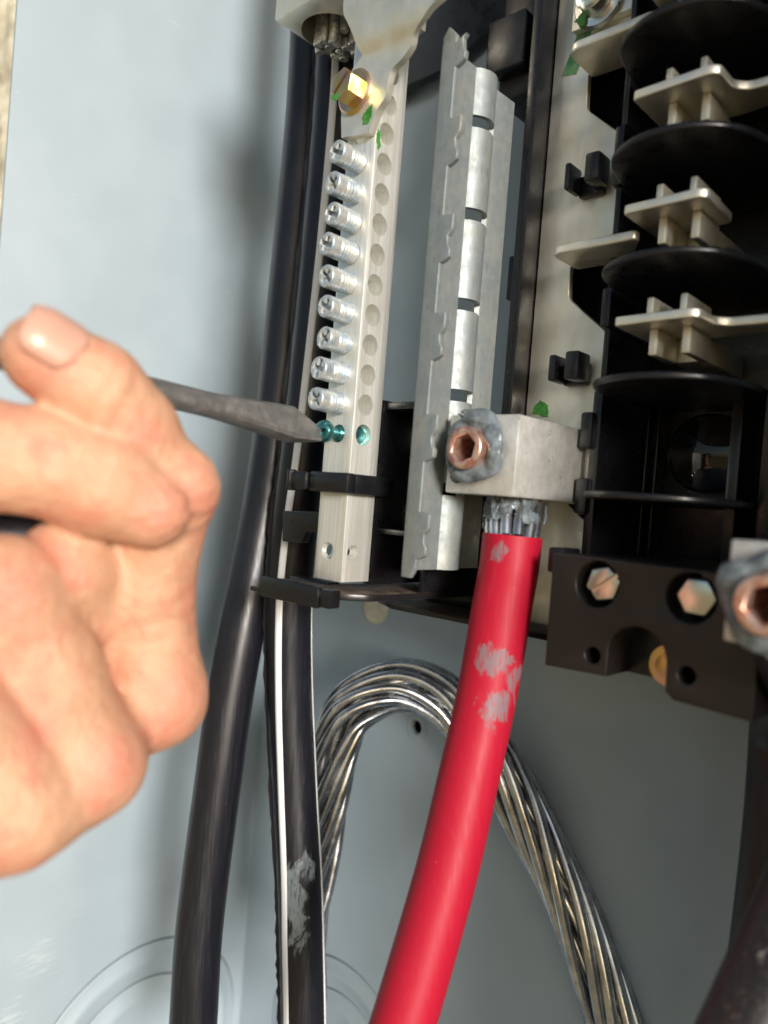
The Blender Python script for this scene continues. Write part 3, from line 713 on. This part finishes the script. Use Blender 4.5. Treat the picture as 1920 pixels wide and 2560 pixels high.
# ================================================================== BUS PLATE, STABS, CLIPS
def build_bus():
    b = thing('bus_plate', 'tall tin plated bus plate behind the line lug', 'bus bar', (170, -45, -34))
    o = [(158.5, -30), (181.6, -30), (181.7, -9), (180.9, -2.6), (174, 2.6), (172, 6), (172, 14), (181.3, 17), (181.4, 47.6), (180.1, 48), (168.9, 57.5), (168.6, 68), (173, 70), (181.5, 73), (181.5, 97.5), (179.8, 98.5), (169.6, 107.5), (169.3, 120), (174, 122), (181.6, 125), (181.6, 175), (158.5, 175)]
    plate('plate', [rounded(o, 1.2, 4)], 'y', -43, -45, M['tin'], b, 0.35)
    # tabs bent forward, standing out from the plate
    for z in (116.2, 65.8):
        t = rounded([(170.6, -45.02), (170.6, -57), (172.8, -59), (193.0, -59.3), (193.6, -57.5), (186, -45.02)], 1.6)
        plate('bent_tab', [t], 'z', z-1.1, z+1.1, M['tin'], b, 0.5)
    p = [P(*q, Y=-45) for q in ((1407, 190), (1442, 186), (1482, 70), (1450, 66))]
    patch('paint_stripe', [(q[0], q[2]) for q in p], 'y', -45.02, M['gmark'], b, jag=0.3)
    p = [P(*q, Y=-45) for q in ((1330, 1036), (1372, 1043), (1370, 1012), (1352, 1000), (1338, 1012))]
    patch('paint_mark', [(q[0], q[2]) for q in p], 'y', -45.02, M['gpaint'], b)
    # small square clips through the plate
    for (x, z, lab, dx) in ((174.0, 86.5, 'black plastic clip with two prongs wide apart on the bus plate', 1.0), (173.9, 37.3, 'black plastic clip with close prongs on the bus plate above the green mark', 0.0)):
        k = thing('retaining_clip', lab, 'clip', (x, -45.02, z), 'black clips on the bus plate')
        box('clip_base', (x-3.6, x+3.6), (-47.0, -45.02), (z-3.4, z+2.2), M['plastic'], k, 0.5)
        box('prong', (x-4.4, x-2.4-dx*0.4), (-53.5, -47.02), (z-3.2, z+3.6), M['plastic'], k, 0.6)
        box('prong', (x+0.2+dx, x+4.2+dx), (-53.5, -47.02), (z-3.0+dx*0.5, z+4.2+dx*0.5), M['plastic'], k, 0.7)
    # washer head bolt at the top
    c = P(1490, -6, Y=-50)
    t = thing('washer_bolt', 'large round headed bolt with green paint at the top of the bus plate', 'bolt', (c[0], -45.02, c[2]))
    cc = (c[0], -45.02, c[2])
    sq = [(164.5, 128.2), (184, 128.2), (184, 150), (164.5, 150)]
    plate('square_washer', [rounded(sq, 0.8)], 'y', -45.04, -47.4, M['tin'], t, 0.3)
    lathe('head', [(0, 2.4), (6.6, 2.4), (7.0, 3.0), (6.4, 4.0), (4.6, 4.3), (4.4, 8), (3.6, 8.6), (0, 8.6)], cc, (0, -1, 0), M['hexz'], t, 48)
    patch('paint_mark', [(c[0]-5.6, c[2]-3.6), (c[0]-3.6, c[2]-1.6), (c[0]-2.2, c[2]-3.2), (c[0]-3.0, c[2]-5.6), (c[0]-4.2, c[2]-6.0)], 'y', -49.2, M['gpaint'], t, 0.5)
    # stabs between the fins
    labs = {94.3: 'plated breaker stab with a stepped arm beneath the uppermost full barrier fin', 68.9: 'short plated breaker stab without an arm between two barrier fins',
            44.0: 'plated breaker stab with a stepped arm above the lowest round fin', 119.4: 'plated breaker stab above the uppermost full barrier fin'}
    for z, arm in ((94.3, True), (68.9, False), (44.0, True), (119.4, False)):
        s_ = thing('bus_stab', labs[z], 'stab', (202, -60, z-8), 'breaker stabs between the fins')
        if arm: o = [(193.4, -66.5), (210.6, -67.2), (212.4, -66), (212.6, -59), (215, -56.6), (221.4, -56.4), (230, -56.4), (230, -50), (212, -47), (193.4, -47)]
        else: o = [(193.4, -66.5), (210.4, -67.2), (212, -66), (211.6, -50), (193.4, -47)]
        plate('stab_plate', [rounded(o, 1.2, 4)], 'z', z-1.0, z+1.0, M['tin'], s_, 0.35)
        for x in (200.2, 207.6):
            box('blade', (x-0.75, x+0.75), (-63.5, -49), (z+1.02, z+5.4), M['tin'], s_, 0.35)
            box('blade', (x-0.95, x+0.95), (-60.5, -49), (z-6.9, z-1.02), M['tin'], s_, 0.35)
        box('stem', (200, 208), (-48.98, -24.02), (z-6.6, z-1.1), M['tin'], s_, 0.4)
build_bus()

# ================================================================== TERMINAL BLOCK
def build_block():
    t = thing('terminal_block', 'brown black moulded terminal block below the barrier fins', 'terminal block', (208, -55, -34.5))
    y0 = -75.0
    arch = [(202.6, -40), (202.6, -28)] + [(208.7+6.1*math.cos(a), -27.6+6.1*math.sin(a)) for a in np.linspace(math.pi, 0, 15)] + [(214.9, -28), (214.9, -40)]
    body = [(187.8, -8.6), (231.6, -8.6), (231.6, -35.2), (216.8, -34.6), (215.1, -33.2), (214.9, -27.6)] + [(208.7+6.1*math.cos(a), -27.6+6.1*math.sin(a)) for a in np.linspace(0.12, math.pi-0.12, 15)] + [(202.6, -27.6), (202.5, -33.0), (188.0, -33.6)]
    plate('block_body', [body, circ(198.9, -14.1, 4.9, 36), circ(218.7, -14.1, 5.0, 36), circ(199.2, -29.2, 1.75, 20), circ(219.1, -29.2, 1.75, 20)], 'y', -64, y0, M['bakelite'], t, 0.4)
    box('block_rear', (188.0, 231.4), (-63.98, -24.05), (-33.3, -8.8), M['plastic'], t, 0.3)
    box('side_hook', (183.6, 187.78), (-70, -62), (-13.4, -7.6), M['plastic'], t, 0.6)
    for i, (x, z, ph, lab) in enumerate(((199.3, -14.0, 0.25, 'slotted zinc hex screw in the terminal block beneath the fins, beside the red cable'), (219.0, -14.0, 0.0, 'scuffed zinc hex screw in the terminal block beside the pasted lug'))):
        c = (x, -63.9, z)
        b = thing('hex_screw', lab, 'screw', c, 'hex screws sunk in the terminal block')
        hex_bolt(b, c, 4.1, 7.8, 4.6, M['hexz'], slot=0.5 if i == 0 else 0, ph=ph, flange_h=1.6)
    c = (214.0, -64.1, -30.2)
    b = thing('brass_screw', 'yellow screw head inside the arched recess of the terminal block', 'screw', c)
    lathe('washer', [(2.7, 0), (4.4, 0), (4.4, 0.8), (2.7, 0.8), (2.7, 0)], (211.6, -63.95, -30.0), (0, -1, 0), M['brass'], b, 36)
    lathe('head', [(0, 0), (2.6, 0), (2.6, 2.0), (0, 2.6)], (211.6, -63.95, -30.0), (0, -1, 0), M['brass'], b, 28)
build_block()

# ================================================================== LINE LUGS
def blob(name, c, n, R, r, amp, seed, mat_, parent, flat=0.8, h=0.45):
    """lumpy ring of paste round a screw"""
    u, v, n = basis(n); c = np.array(c, float)
    def fn(p):
        q = p-c; a = q@u; b = q@v; z = q@n
        rad = np.sqrt(a*a+b*b); d = np.sqrt(((rad-R))**2+(z/flat)**2)-r
        ang = np.arctan2(b, a)
        sw = np.stack([np.cos(ang)*2.2+rad*0.15, np.sin(ang)*2.2, rad*0.9+z*0.5+ang*0.25], -1)
        return d-amp*vnoise(p/3.2, seed)-amp*0.6*vnoise(sw, seed+1)-amp*0.15*vnoise(p/0.9, seed+2)
    e = R+r+amp*2+1
    V, F = nets(fn, c-e, c+e, h); return mk(name, V, F, mat_, parent, 'all')
def lug(x0, x1, y0, y1, z0, z1, label, screw_c, seed):
    l = thing('line_lug', label, 'lug', ((x0+x1)/2, (y0+y1)/2, z0), 'line lugs with grey paste')
    o = box('lug_body', (x0, x1), (y0, y1), (z0, z1), M['lug'], l, 0.5)
    org = ORG[l.name]
    V, F = cylVF(((x0+x1)/2, y0+16, 0), (0, 0, 1), 6.9, z0-2, z1-3, 36); cu = mk('cut', V, F, M['lug'])
    cu.data.transform(Matrix.Translation(-Vector(org)*S)); cu.location = Vector(org)*S; boolean(o, cu)
    x, z = screw_c
    V, F = cylVF((x, 0, z), (0, -1, 0), 5.05, -y0-9, -y0+2, 32); cu = mk('cut', V, F, M['lug'])
    cu.data.transform(Matrix.Translation(-Vector(org)*S)); cu.location = Vector(org)*S; boolean(o, cu)
    hx = [(x+3.3*math.cos(a), z+3.3*math.sin(a)) for a in np.arange(6)*math.pi/3+0.3]
    ss = plate('set_screw', [circ(x, z, 5.0, 40), hx[::-1]], 'y', y0+8.5, y0-6.2, M['hand_tint'], l, 0.7, 3)
    lathe('socket_shade', [(0, 0), (4.4, 0), (4.4, 0.6), (0, 0.6)], (x, y0+8.0, z), (0, -1, 0), M['bakelite'], ss, 20)  # dark disc painting the shade deep in the hollow screw
    blob('paste_ring', (x+0.3, y0-2.2, z+0.4), (0, -1, 0), 6.4, 2.3, 0.95, seed, M['paste'], l)
    return l
l1 = lug(159.2, 178.9, -79.0, -47.3, 3.2, 21.9, 'plated line lug smeared with grey paste above the red cable', (168.3, 13.6), 3)
box('lug_foot', (161, 181.5), (-47.28, -45.05), (3.0, 21.9), M['lug'], l1, 0.4)
blob('paste_smear', (170, -71, 22.2), (0.2, -0.1, 1), 3.4, 0.8, 0.75, 11, M['paste'], l1, 0.5)
blob('paste_smear', (165, -78.8, 22.0), (0.2, -0.5, 1), 2.4, 0.9, 0.75, 15, M['paste'], l1, 0.6)
blob('paste_smear', (162.6, -79.0, 6.8), (0, -1, 0), 0.8, 0.7, 0.5, 17, M['paste'], l1, 0.6)
q = P(1828, 1347, Y=-81); q2 = P(1805, 1601, Y=-81)
l2 = lug(q[0], q[0]+20, -81.0, -75.05 if False else -76.2, q2[2], q[2], 'plated line lug with paste standing before the terminal block end', (P(1938, 1505, Y=-81)[0], P(1938, 1505, Y=-81)[2]), 5) if False else None
def right_lug():
    Y0 = -92.0
    a, c, s_ = P(1828, 1347, Y=Y0), P(1805, 1601, Y=Y0), P(1945, 1508, Y=Y0)
    l = lug(a[0], a[0]+20, Y0, -75.4, c[2], a[2], 'plated line lug with paste standing before the terminal block end', (s_[0], s_[2]), 5)
    blob('paste_smear', (a[0]+7, Y0+6, c[2]-0.6), (0.2, -0.1, 1), 4.0, 1.2, 0.9, 21, M['paste'], l, 0.6)
    return a, c
RL = right_lug()

# ================================================================== CABLES
def build_cables():
    # red
    rp = [P(x, y, d=d) for x, y, d in ((1281, 1338, 182), (1272, 1420, 182), (1257, 1504, 182), (1217, 1736, 181), (1166, 1967, 178), (1111, 2199, 174), (1007, 2560, 167), (930, 2800, 162), (850, 3050, 158))]
    a1, a2 = P(1240, 1650, d=174), P(1245, 1770, d=174)
    root = thing('red_cable', 'thick red insulated cable clamped in the pasted line lug', 'cable', tuple(rp[-1]))
    loc = lambda p: tuple(np.array(p)-rp[-1])
    mred = cable_mat('red_insulation', (0.40, 0.008, 0.028), 0.46, [(loc(a1), 12, (1, 1, 1.2), 0.83), (loc(a2), 9, (1, 1, 1), 0.80), (loc(P(1290, 1700, d=176)), 8, (1, 1, 1), 0.86), (loc(P(1240, 1380, d=175)), 7, (1, 1, 1), 0.90)], (0.19, 0.165, 0.18), (0.56, 0.03, 0.05), 0.3)
    mred.node_tree.nodes['Principled BSDF'].inputs['Specular IOR Level'].default_value = 0.28
    path = spline(rp, 110); fr = frames(path)
    V, F = tubeVF(path, 7.15, 40, False, 0.004, fr)
    ir = 6.0; n = len(path); seg = 40
    V2, _ = tubeVF(path[:6], ir, 40, False, 0, tuple(f[:6] for f in fr)); b = len(V); V = list(V)+list(V2)
    F = list(F)+[(i*seg+(k+1) % seg+b, i*seg+k+b, (i+1)*seg+k+b, (i+1)*seg+(k+1) % seg+b) for i in range(5) for k in range(seg)]
    F += [(k, b+k, b+(k+1) % seg, (k+1) % seg) for k in range(seg)] + [[(n-1)*seg+k for k in range(seg)]]
    mk('jacket', V, F, mred, root, True)
    # bare strands between jacket and lug
    top = np.array([168.9, -63.0, 6.0]); bot = path[4]
    u, v, nn = basis(top-bot)
    ring = [(0, 0)]+[(2.3, a) for a in np.arange(5)*1.2566]+[(5.0, a+0.1) for a in np.arange(11)*0.5712]
    for r_, a in ring:
        o0 = u*math.cos(a)*r_+v*math.sin(a)*r_; o1 = u*math.cos(a+0.3)*r_+v*math.sin(a+0.3)*r_
        tube('strand', [bot+o0, bot+(top-bot)*0.4+o0*1.02+o1*0.1, top+o1*1.0], 1.4, M['strand'], root, 10, 12)
    ctr = (path[0]+top)/2; ux = nn
    def pf(p):
        q = p-ctr; z = q@ux; rad = np.linalg.norm(q-z[:, None]*ux, axis=1)
        w_ = np.stack([q@u*0.55, q@v*0.55, z*0.16], -1)
        return np.maximum(np.abs(rad-6.0)-1.0-1.0*vnoise(w_+3.3, 61)-0.35*vnoise(p/1.4, 62)+0.9*(vnoise(w_*1.7, 63) < 0.05), np.abs(z+0.5)-4.6-1.6*vnoise(w_, 64))
    V, F = nets(pf, ctr-10, ctr+10, 0.4)
    mk('paste_smear', V, F, M['paste'], root, 'all')

    # plain black cable by the side panel
    bp = [P(x, y, d=d) for x, y, d in ((838, -760, 255), (800, -250, 255), (785, 0, 255), (768, 300, 255), (735, 640, 254), (688, 1100, 250), (640, 1400, 246), (606, 1569, 243), (576, 1736, 241), (546, 1949, 239), (499, 2314, 237), (483, 2560, 236), (462, 2850, 235))]
    r2 = thing('black_cable', 'plain black insulated cable with scuffs nearest the side panel', 'cable', tuple(bp[-1]))
    loc = lambda p: tuple(np.array(p)-bp[-1])
    mb = cable_mat('black_insulation', (0.008, 0.008, 0.0125), 0.36, [(loc(P(495, 2060, d=238)), 8, (1, 1, 0.7), 0.94), (loc(P(500, 2160, d=238)), 8, (1, 1, 0.7), 0.96), (loc(P(490, 2500, d=238)), 8, (1, 1, 0.7), 0.96)], (0.26, 0.30, 0.32), (0.03, 0.028, 0.034), 0.5)
    tube('jacket', bp, 7.4, mb, r2, 120, 40, 0.006)

    # black cable with white stripes
    sp = [P(x, y, d=d) for x, y, d in ((886, -800, 242), (858, -250, 241), (848, 0, 240), (840, 250, 238), (808, 639, 236), (762, 1100, 236), (738, 1300, 238), (722, 1504, 240), (724, 1736, 242), (735, 1967, 242), (748, 2199, 240), (754, 2400, 239), (757, 2560, 238), (760, 2850, 237))]
    r3 = thing('striped_cable', 'black insulated cable with white lengthwise stripes passing behind the bar clip', 'cable', tuple(sp[-1]))
    loc = lambda p: tuple(np.array(p)-sp[-1])
    ms = cable_mat('striped_insulation', (0.008, 0.008, 0.0125), 0.36, [(loc(P(735, 2250, d=231)), 13, (1, 1, 0.55), 0.84), (loc(P(775, 2190, d=232)), 8, (1, 1, 0.45), 0.84), (loc(P(745, 2330, d=231)), 9, (1, 1, 0.5), 0.86)], (0.20, 0.235, 0.25), (0.03, 0.03, 0.038), 0.5)
    path = spline(sp, 150)
    V, F = tubeVF(path, 7.3, 40, True, 0.004); mk('jacket', V, F, ms, r3, True)
    T, e1, e2 = facing(path)
    zs = path[:, 2]
    def band(nm, fq, wd, m_, rr=7.3, h=0.16, jag=0.0):
        V = []; F = []; ks = (-1, -0.9, -0.3, 0.3, 0.9, 1)
        for i in range(len(path)):
            be = math.asin(max(-1, min(1, 2*fq(zs[i])-1)))
            for j, s_ in enumerate(ks):
                a = be+s_*wd/rr*(1+jag*random.uniform(-1, 1)); ro = rr+(h if abs(s_) < 0.95 else -0.2)
                V.append(path[i]+ro*(e1[i]*math.sin(a)+e2[i]*math.cos(a)))
        for i in range(len(path)-1):
            for j in range(len(ks)-1): F.append((i*6+j, i*6+j+1, (i+1)*6+j+1, (i+1)*6+j))
        o = mk(nm, V, F, m_, r3, 'all'); bm = bmesh.new(); bm.from_mesh(o.data); bmesh.ops.recalc_face_normals(bm, faces=bm.faces); bm.to_mesh(o.data); bm.free()
    white = mat('white_stripe', (0.78, 0.79, 0.80), 0.35)
    zz = [-200, -136, -63, 17, 75, 140]; qq = [0.14, 0.15, 0.26, 0.37, 0.42, 0.45]
    band('stripe', lambda z: float(np.interp(z, zz, qq)), 1.2, white)
    zz2 = [-200, -150, -100, -80, 200]; qq2 = [0.985, 0.98, 0.985, 0.999, 1.0]
    band('stripe', lambda z: float(np.interp(z, zz2, qq2)), 0.9, white)
    # torn insulation seam along the left flank
    V = []; F = []
    for i in range(len(path)):
        a = math.asin(-0.985); d = e1[i]*math.sin(a)+e2[i]*math.cos(a); s_ = -e2[i]
        hgt = 0.75+random.uniform(-0.35, 0.35)
        V += [path[i]+7.2*d-s_*0.5, path[i]+(7.3+hgt)*d, path[i]+7.2*d+s_*0.8]
    for i in range(len(path)-1):
        for j in range(2): F.append((i*3+j, i*3+j+1, (i+1)*3+j+1, (i+1)*3+j))
    mk('torn_seam', V, F, M['plastic'], r3)

    # bare stranded conductor bent in a loop
    ap = [P(x, y, d=d) for x, y, d in ((752, 2500, 262), (765, 2250, 260), (800, 2034, 258), (838, 1850, 257), (884, 1762, 257), (1000, 1712, 259), (1118, 1750, 257), (1215, 1865, 252), (1305, 2010, 246), (1435, 2280, 237), (1546, 2560, 229), (1640, 2800, 222))]
    r4 = thing('bare_conductor', 'bare twisted aluminium conductor bent in a loop behind the red cable', 'cable', tuple(ap[-1]))
    path = spline(ap, 90); T, A, B = frames(path)
    s_ = np.concatenate([[0], np.cumsum(np.linalg.norm(np.diff(path, axis=0), axis=1))])
    layers = [(1, 0.0, 0), (5, 3.3, -0.6), (10, 6.9, 1.0)]
    for cnt, R_, sg in layers:
        for k in range(cnt):
            ph = 2*math.pi*k/cnt; jit = rng.normal(0, 0.35, 2); w1, w2 = rng.random(2)*6.28
            tw = ph+jit[1]*0.25+sg*s_/150*2*math.pi*0.75+0.10*np.sin(s_/23+w1)
            rad = R_*(1+0.09*np.sin(s_/33+w2)+jit[0]*0.13)
            pp = path+A*(rad*np.cos(tw))[:, None]+B*(rad*np.sin(tw))[:, None]
            V, F = tubeVF(pp, 1.68+0.25*rng.random(), 14, True); mk('strand', V, F, M['strand'], r4, True)

    # black cable in the right hand lug, and the blurred one in front of it
    a, c = RL
    st = np.array([a[0]+10, -83.5, c[2]+2])
    cp = [st] + [P(x, y, d=d) for x, y, d in ((1962, 1800, 172), (1945, 2050, 172), (1915, 2330, 172), (1880, 2600, 171), (1850, 2850, 170))]
    r5 = thing('black_cable', 'black insulated cable hanging from the lug before the terminal block', 'cable', tuple(cp[-1]))
    tube('jacket', cp, 7.2, cable_mat('black_insulation_b', (0.010, 0.010, 0.012), 0.4), r5, 60, 36, 0.004)
    dp = [P(x, y, d=d) for x, y, d in ((2230, 1700, 150), (2130, 1950, 143), (2032, 2200, 137), (1945, 2400, 133), (1875, 2560, 130), (1790, 2750, 127))]
    r6 = thing('black_cable', 'dusty black cable with painted glare crossing in front of the other black cable', 'cable', tuple(dp[-1]))
    md = cable_mat('dusty_glare_insulation', (0.022, 0.018, 0.017), 0.42, [(tuple(P(1905, 2380, d=126)-dp[-1]), 10, (1, 1, 1), 0.95)], (0.40, 0.37, 0.34), (0.16, 0.12, 0.10), 0.8)  # lighter streaks and bright spot paint glare into the dusty jacket's colour
    tube('jacket', dp, 7.4, md, r6, 60, 40, 0.006)
build_cables()

# ================================================================== SCREWDRIVER
def build_driver():
    tip = np.array([133.9, BY0-6.2, ZL-PITCHZ-0.3]); 
    far = P(0, 938, d=126.5)
    ax = far-P(805, 1092, d=183); ax /= np.linalg.norm(ax)
    ax = np.array([0.02, -1.0, 0.055]); ax /= np.linalg.norm(ax)
    t = thing('screwdriver', 'worn dark steel flat blade screwdriver turning the green screw', 'screwdriver', tuple(tip))
    # blade stands on edge: wide across its height, thin the other way
    wdir = np.array([0.30, 0.0, -0.95]); wdir -= ax*(wdir@ax); wdir /= np.linalg.norm(wdir)
    tdir = np.cross(ax, wdir)
    # (distance, upper half width, lower half width, half thickness, squareness)
    st = [(0, 0.7, 2.3, 0.55, 1), (0.15, 0.8, 2.5, 0.62, 1), (5.5, 2.6, 3.4, 1.7, 1), (9.5, 3.9, 3.9, 2.35, 1), (9.9, 3.95, 3.95, 2.4, 1), (16, 3.55, 3.5, 2.55, 0.9), (24, 3.05, 3.0, 2.7, 0.6), (30, 2.8, 2.8, 2.75, 0.25), (34, 2.75, 2.75, 2.75, 0)]
    V = []; F = []; seg = 24
    for s_, wu, wl, tv, sq in st:
        for k in range(seg):
            a = 2*math.pi*(k+0.5)/seg; c_, n_ = math.cos(a), math.sin(a)
            m_ = max(abs(c_), abs(n_)); ch = 0.93
            x, y = c_/m_, n_/m_
            ex = abs(x)+abs(y)
            if ex > 1+ch: x, y = x*(1+ch)/ex, y*(1+ch)/ex
            x = x*sq+c_*(1-sq); y = y*sq+n_*(1-sq)
            V.append(tip+ax*s_+wdir*(wl if x > 0 else wu)*x+tdir*tv*y)
    n = len(st)
    F = [(i*seg+k, i*seg+(k+1) % seg, (i+1)*seg+(k+1) % seg, (i+1)*seg+k) for i in range(n-1) for k in range(seg)]
    F += [list(range(seg))[::-1], [(n-1)*seg+k for k in range(seg)]]
    bl = mk('blade', V, F, M['tool'], t, True); bl.data.set_sharp_from_angle(angle=math.radians(24))
    tube('shaft', [tip+ax*33.8, tip+ax*60, tip+ax*100], 2.75, M['tool'], t, 12, 24)
    lathe('handle', [(0, 96), (5, 96), (8, 99), (9.5, 108), (8.6, 118), (11, 130), (12, 160), (11, 185), (7, 192), (0, 193)], tip, tuple(ax), M['plastic'], t, 32)
    return tip, ax
TIP, TAX = build_driver()

# ================================================================== HAND
def build_hand():
    def H(x, y, d): return P(x, y, d=d)
    idx = [(H(385, 1755, 140), 8.6), (H(362, 1480, 137), 8.7), (H(415, 1238, 132), 7.9), (H(325, 1075, 127.5), 7.7), (H(240, 972, 123), 7.6), (H(116, 892, 118.5), 6.7)]
    thb = [(H(-330, 1230, 110), 11), (H(-80, 1132, 116), 8.9), (H(110, 1155, 120), 8.2), (H(270, 1215, 123), 8.2), (H(378, 1272, 125), 6.4)]
    mid = [(H(182, 1888, 124), 10.0), (H(105, 1690, 121), 9.0), (H(0, 1490, 117), 9.1), (H(-160, 1440, 120), 8.2), (H(-270, 1500, 128), 7.2)]
    rng_ = [(H(30, 2012, 115), 10.2), (H(-95, 1835, 111), 9.0), (H(-190, 1660, 110), 8.8), (H(-330, 1640, 114), 7.8)]
    pky = [(H(-170, 2080, 112), 9.6), (H(-290, 1920, 108), 8.0), (H(-370, 1780, 106), 7.6)]
    back = [(H(320, 1790, 136), 7.0), (H(135, 1990, 119), 6.3), (H(90, 1930, 128), 9.0), (H(-200, 2020, 114), 14), (H(-500, 1900, 104), 18), (H(-760, 1800, 96), 20)]
    back2 = [(H(300, 1640, 142), 8), (H(165, 1432, 127), 8.6), (H(190, 1500, 138), 8.5), (H(120, 1650, 134), 11), (H(-60, 1760, 128), 12), (H(-300, 1700, 118), 17), (H(-600, 1700, 102), 19)]
    chains = [(idx, 0.5), (thb, 0.5), (mid, 0.6), (rng_, 0.8), (pky, 0.8), (back, 3.5), (back2, 1.6)]
    bumps = [(H(462, 1212, 131), 5.2), (H(412, 1740, 138), 6.8), (H(240, 1918, 123), 7.4)]
    pip = H(470, 1235, 128); pax = H(362, 1480, 137)-H(330, 1090, 127.5); pax /= np.linalg.norm(pax)
    def dirn(a, b): v = b-a; return v/np.linalg.norm(v)
    crs = [(H(275, 985, 117), dirn(idx[4][0], idx[5][0]), 0.36), (H(230, 1160, 113), dirn(thb[2][0], thb[3][0]), 0.3), (H(455, 1560, 132), dirn(idx[0][0], idx[1][0]), 0.3), (H(30, 1470, 108), dirn(mid[1][0], mid[2][0]), 0.36)]
    def cone(p, a, ra, b, rb):
        ba = b-a; l2 = ba@ba; t = np.clip(((p-a)@ba)/l2, 0, 1)
        t2 = t*t*(3-2*t) if False else t
        return np.linalg.norm(p-(a+t2[:, None]*ba), axis=1)-(ra+(rb-ra)*t2)
    def smin(a, b, k):
        h = np.clip(0.5+0.5*(b-a)/k, 0, 1); return b+(a-b)*h-k*h*(1-h)
    def fn(p):
        tot = None
        for ch, k in chains:
            d = None
            for (a, ra), (b, rb) in zip(ch, ch[1:]):
                e = cone(p, a, ra, b, rb); d = e if d is None else smin(d, e, 2.4)
            if ch is idx:
                for c_, r_ in bumps[:2]: d = smin(d, np.linalg.norm(p-c_, axis=1)-r_, 4)
            if ch is mid: d = smin(d, np.linalg.norm(p-bumps[2][0], axis=1)-bumps[2][1], 4)
            tot = d if tot is None else smin(tot, d, k)
        g = p-pip; tot = tot + 0.42*np.exp(-(g*g).sum(1)/40)*np.sin((g@pax)*2.0+0.8*vnoise(p/3.0, 54))
        for q_, ax_, am in crs:
            g = p-q_; tot = tot + am*np.exp(-(g*g).sum(1)/30)*np.sin((g@ax_)*1.9+0.6*vnoise(p/3.0, 55))
        tot = tot - 0.34*vnoise(p/6.5, 41) - 0.07*vnoise(p/2.2, 42)
        return tot
    allp = np.array([c for ch, _ in chains for c, _ in ch]); lo = allp.min(0)-23; hi = allp.max(0)+23
    V, F = nets(fn, lo, hi, 1.0)
    base = np.array(H(-760, 1800, 96))
    root = thing('hand', 'bare right hand gripping the screwdriver with the index finger curled over its shaft', 'hand', tuple(base))
    mk('skin', V, F, M['skin'], root, 'all')
    # nail of the index finger
    a, b = idx[-2][0], idx[-1][0]; ax = (b-a)/np.linalg.norm(b-a)
    nd = 0.62*UP-0.74*FW+0.05*RT; nd -= ax*(nd@ax); nd /= np.linalg.norm(nd); sd = np.cross(ax, nd)
    Ln = np.linalg.norm(b-a); V = []; F = []; ns, na = 14, 11
    for i in range(ns):
        s_ = i/(ns-1); pos = a+ax*(Ln*0.62+s_*(Ln*0.38+5.6)); rr = 7.5+(6.6-7.5)*min(1, 0.62+0.38*s_)
        if s_ > 0.55: rr -= 1.1*((s_-0.55)/0.45)**2
        wv = (0.92 if s_ > 0.3 else 0.92*math.sqrt(max(0.0, 1-((0.3-s_)/0.3)**2)))
        if s_ > 0.8: wv *= math.sqrt(max(0.05, 1-((s_-0.8)/0.24)**2))
        for j in range(na):
            th = (j/(na-1)*2-1)*wv
            V.append(pos+(rr+0.16-0.25*abs(j/(na-1)*2-1)**3)*(nd*math.cos(th)+sd*math.sin(th)))
    for i in range(ns-1):
        for j in range(na-1): F.append((i*na+j, i*na+j+1, (i+1)*na+j+1, (i+1)*na+j))
    o = mk('fingernail', V, F, M['nail'], root, 'all')
    so = o.modifiers.new('s', 'SOLIDIFY'); so.thickness = 0.0006; so.offset = 0
    # dark handle of a second tool shut inside the fist
    h0, h1 = H(175, 1372, 131), H(-420, 1300, 116)
    t = thing('tool_handle', 'dark handle showing in the gap between thumb and middle finger', 'handle', tuple(h1))
    tube('grip', [h0, (h0+h1)/2, h1], 6.0, M['plastic'], t, 12, 24)
build_hand()
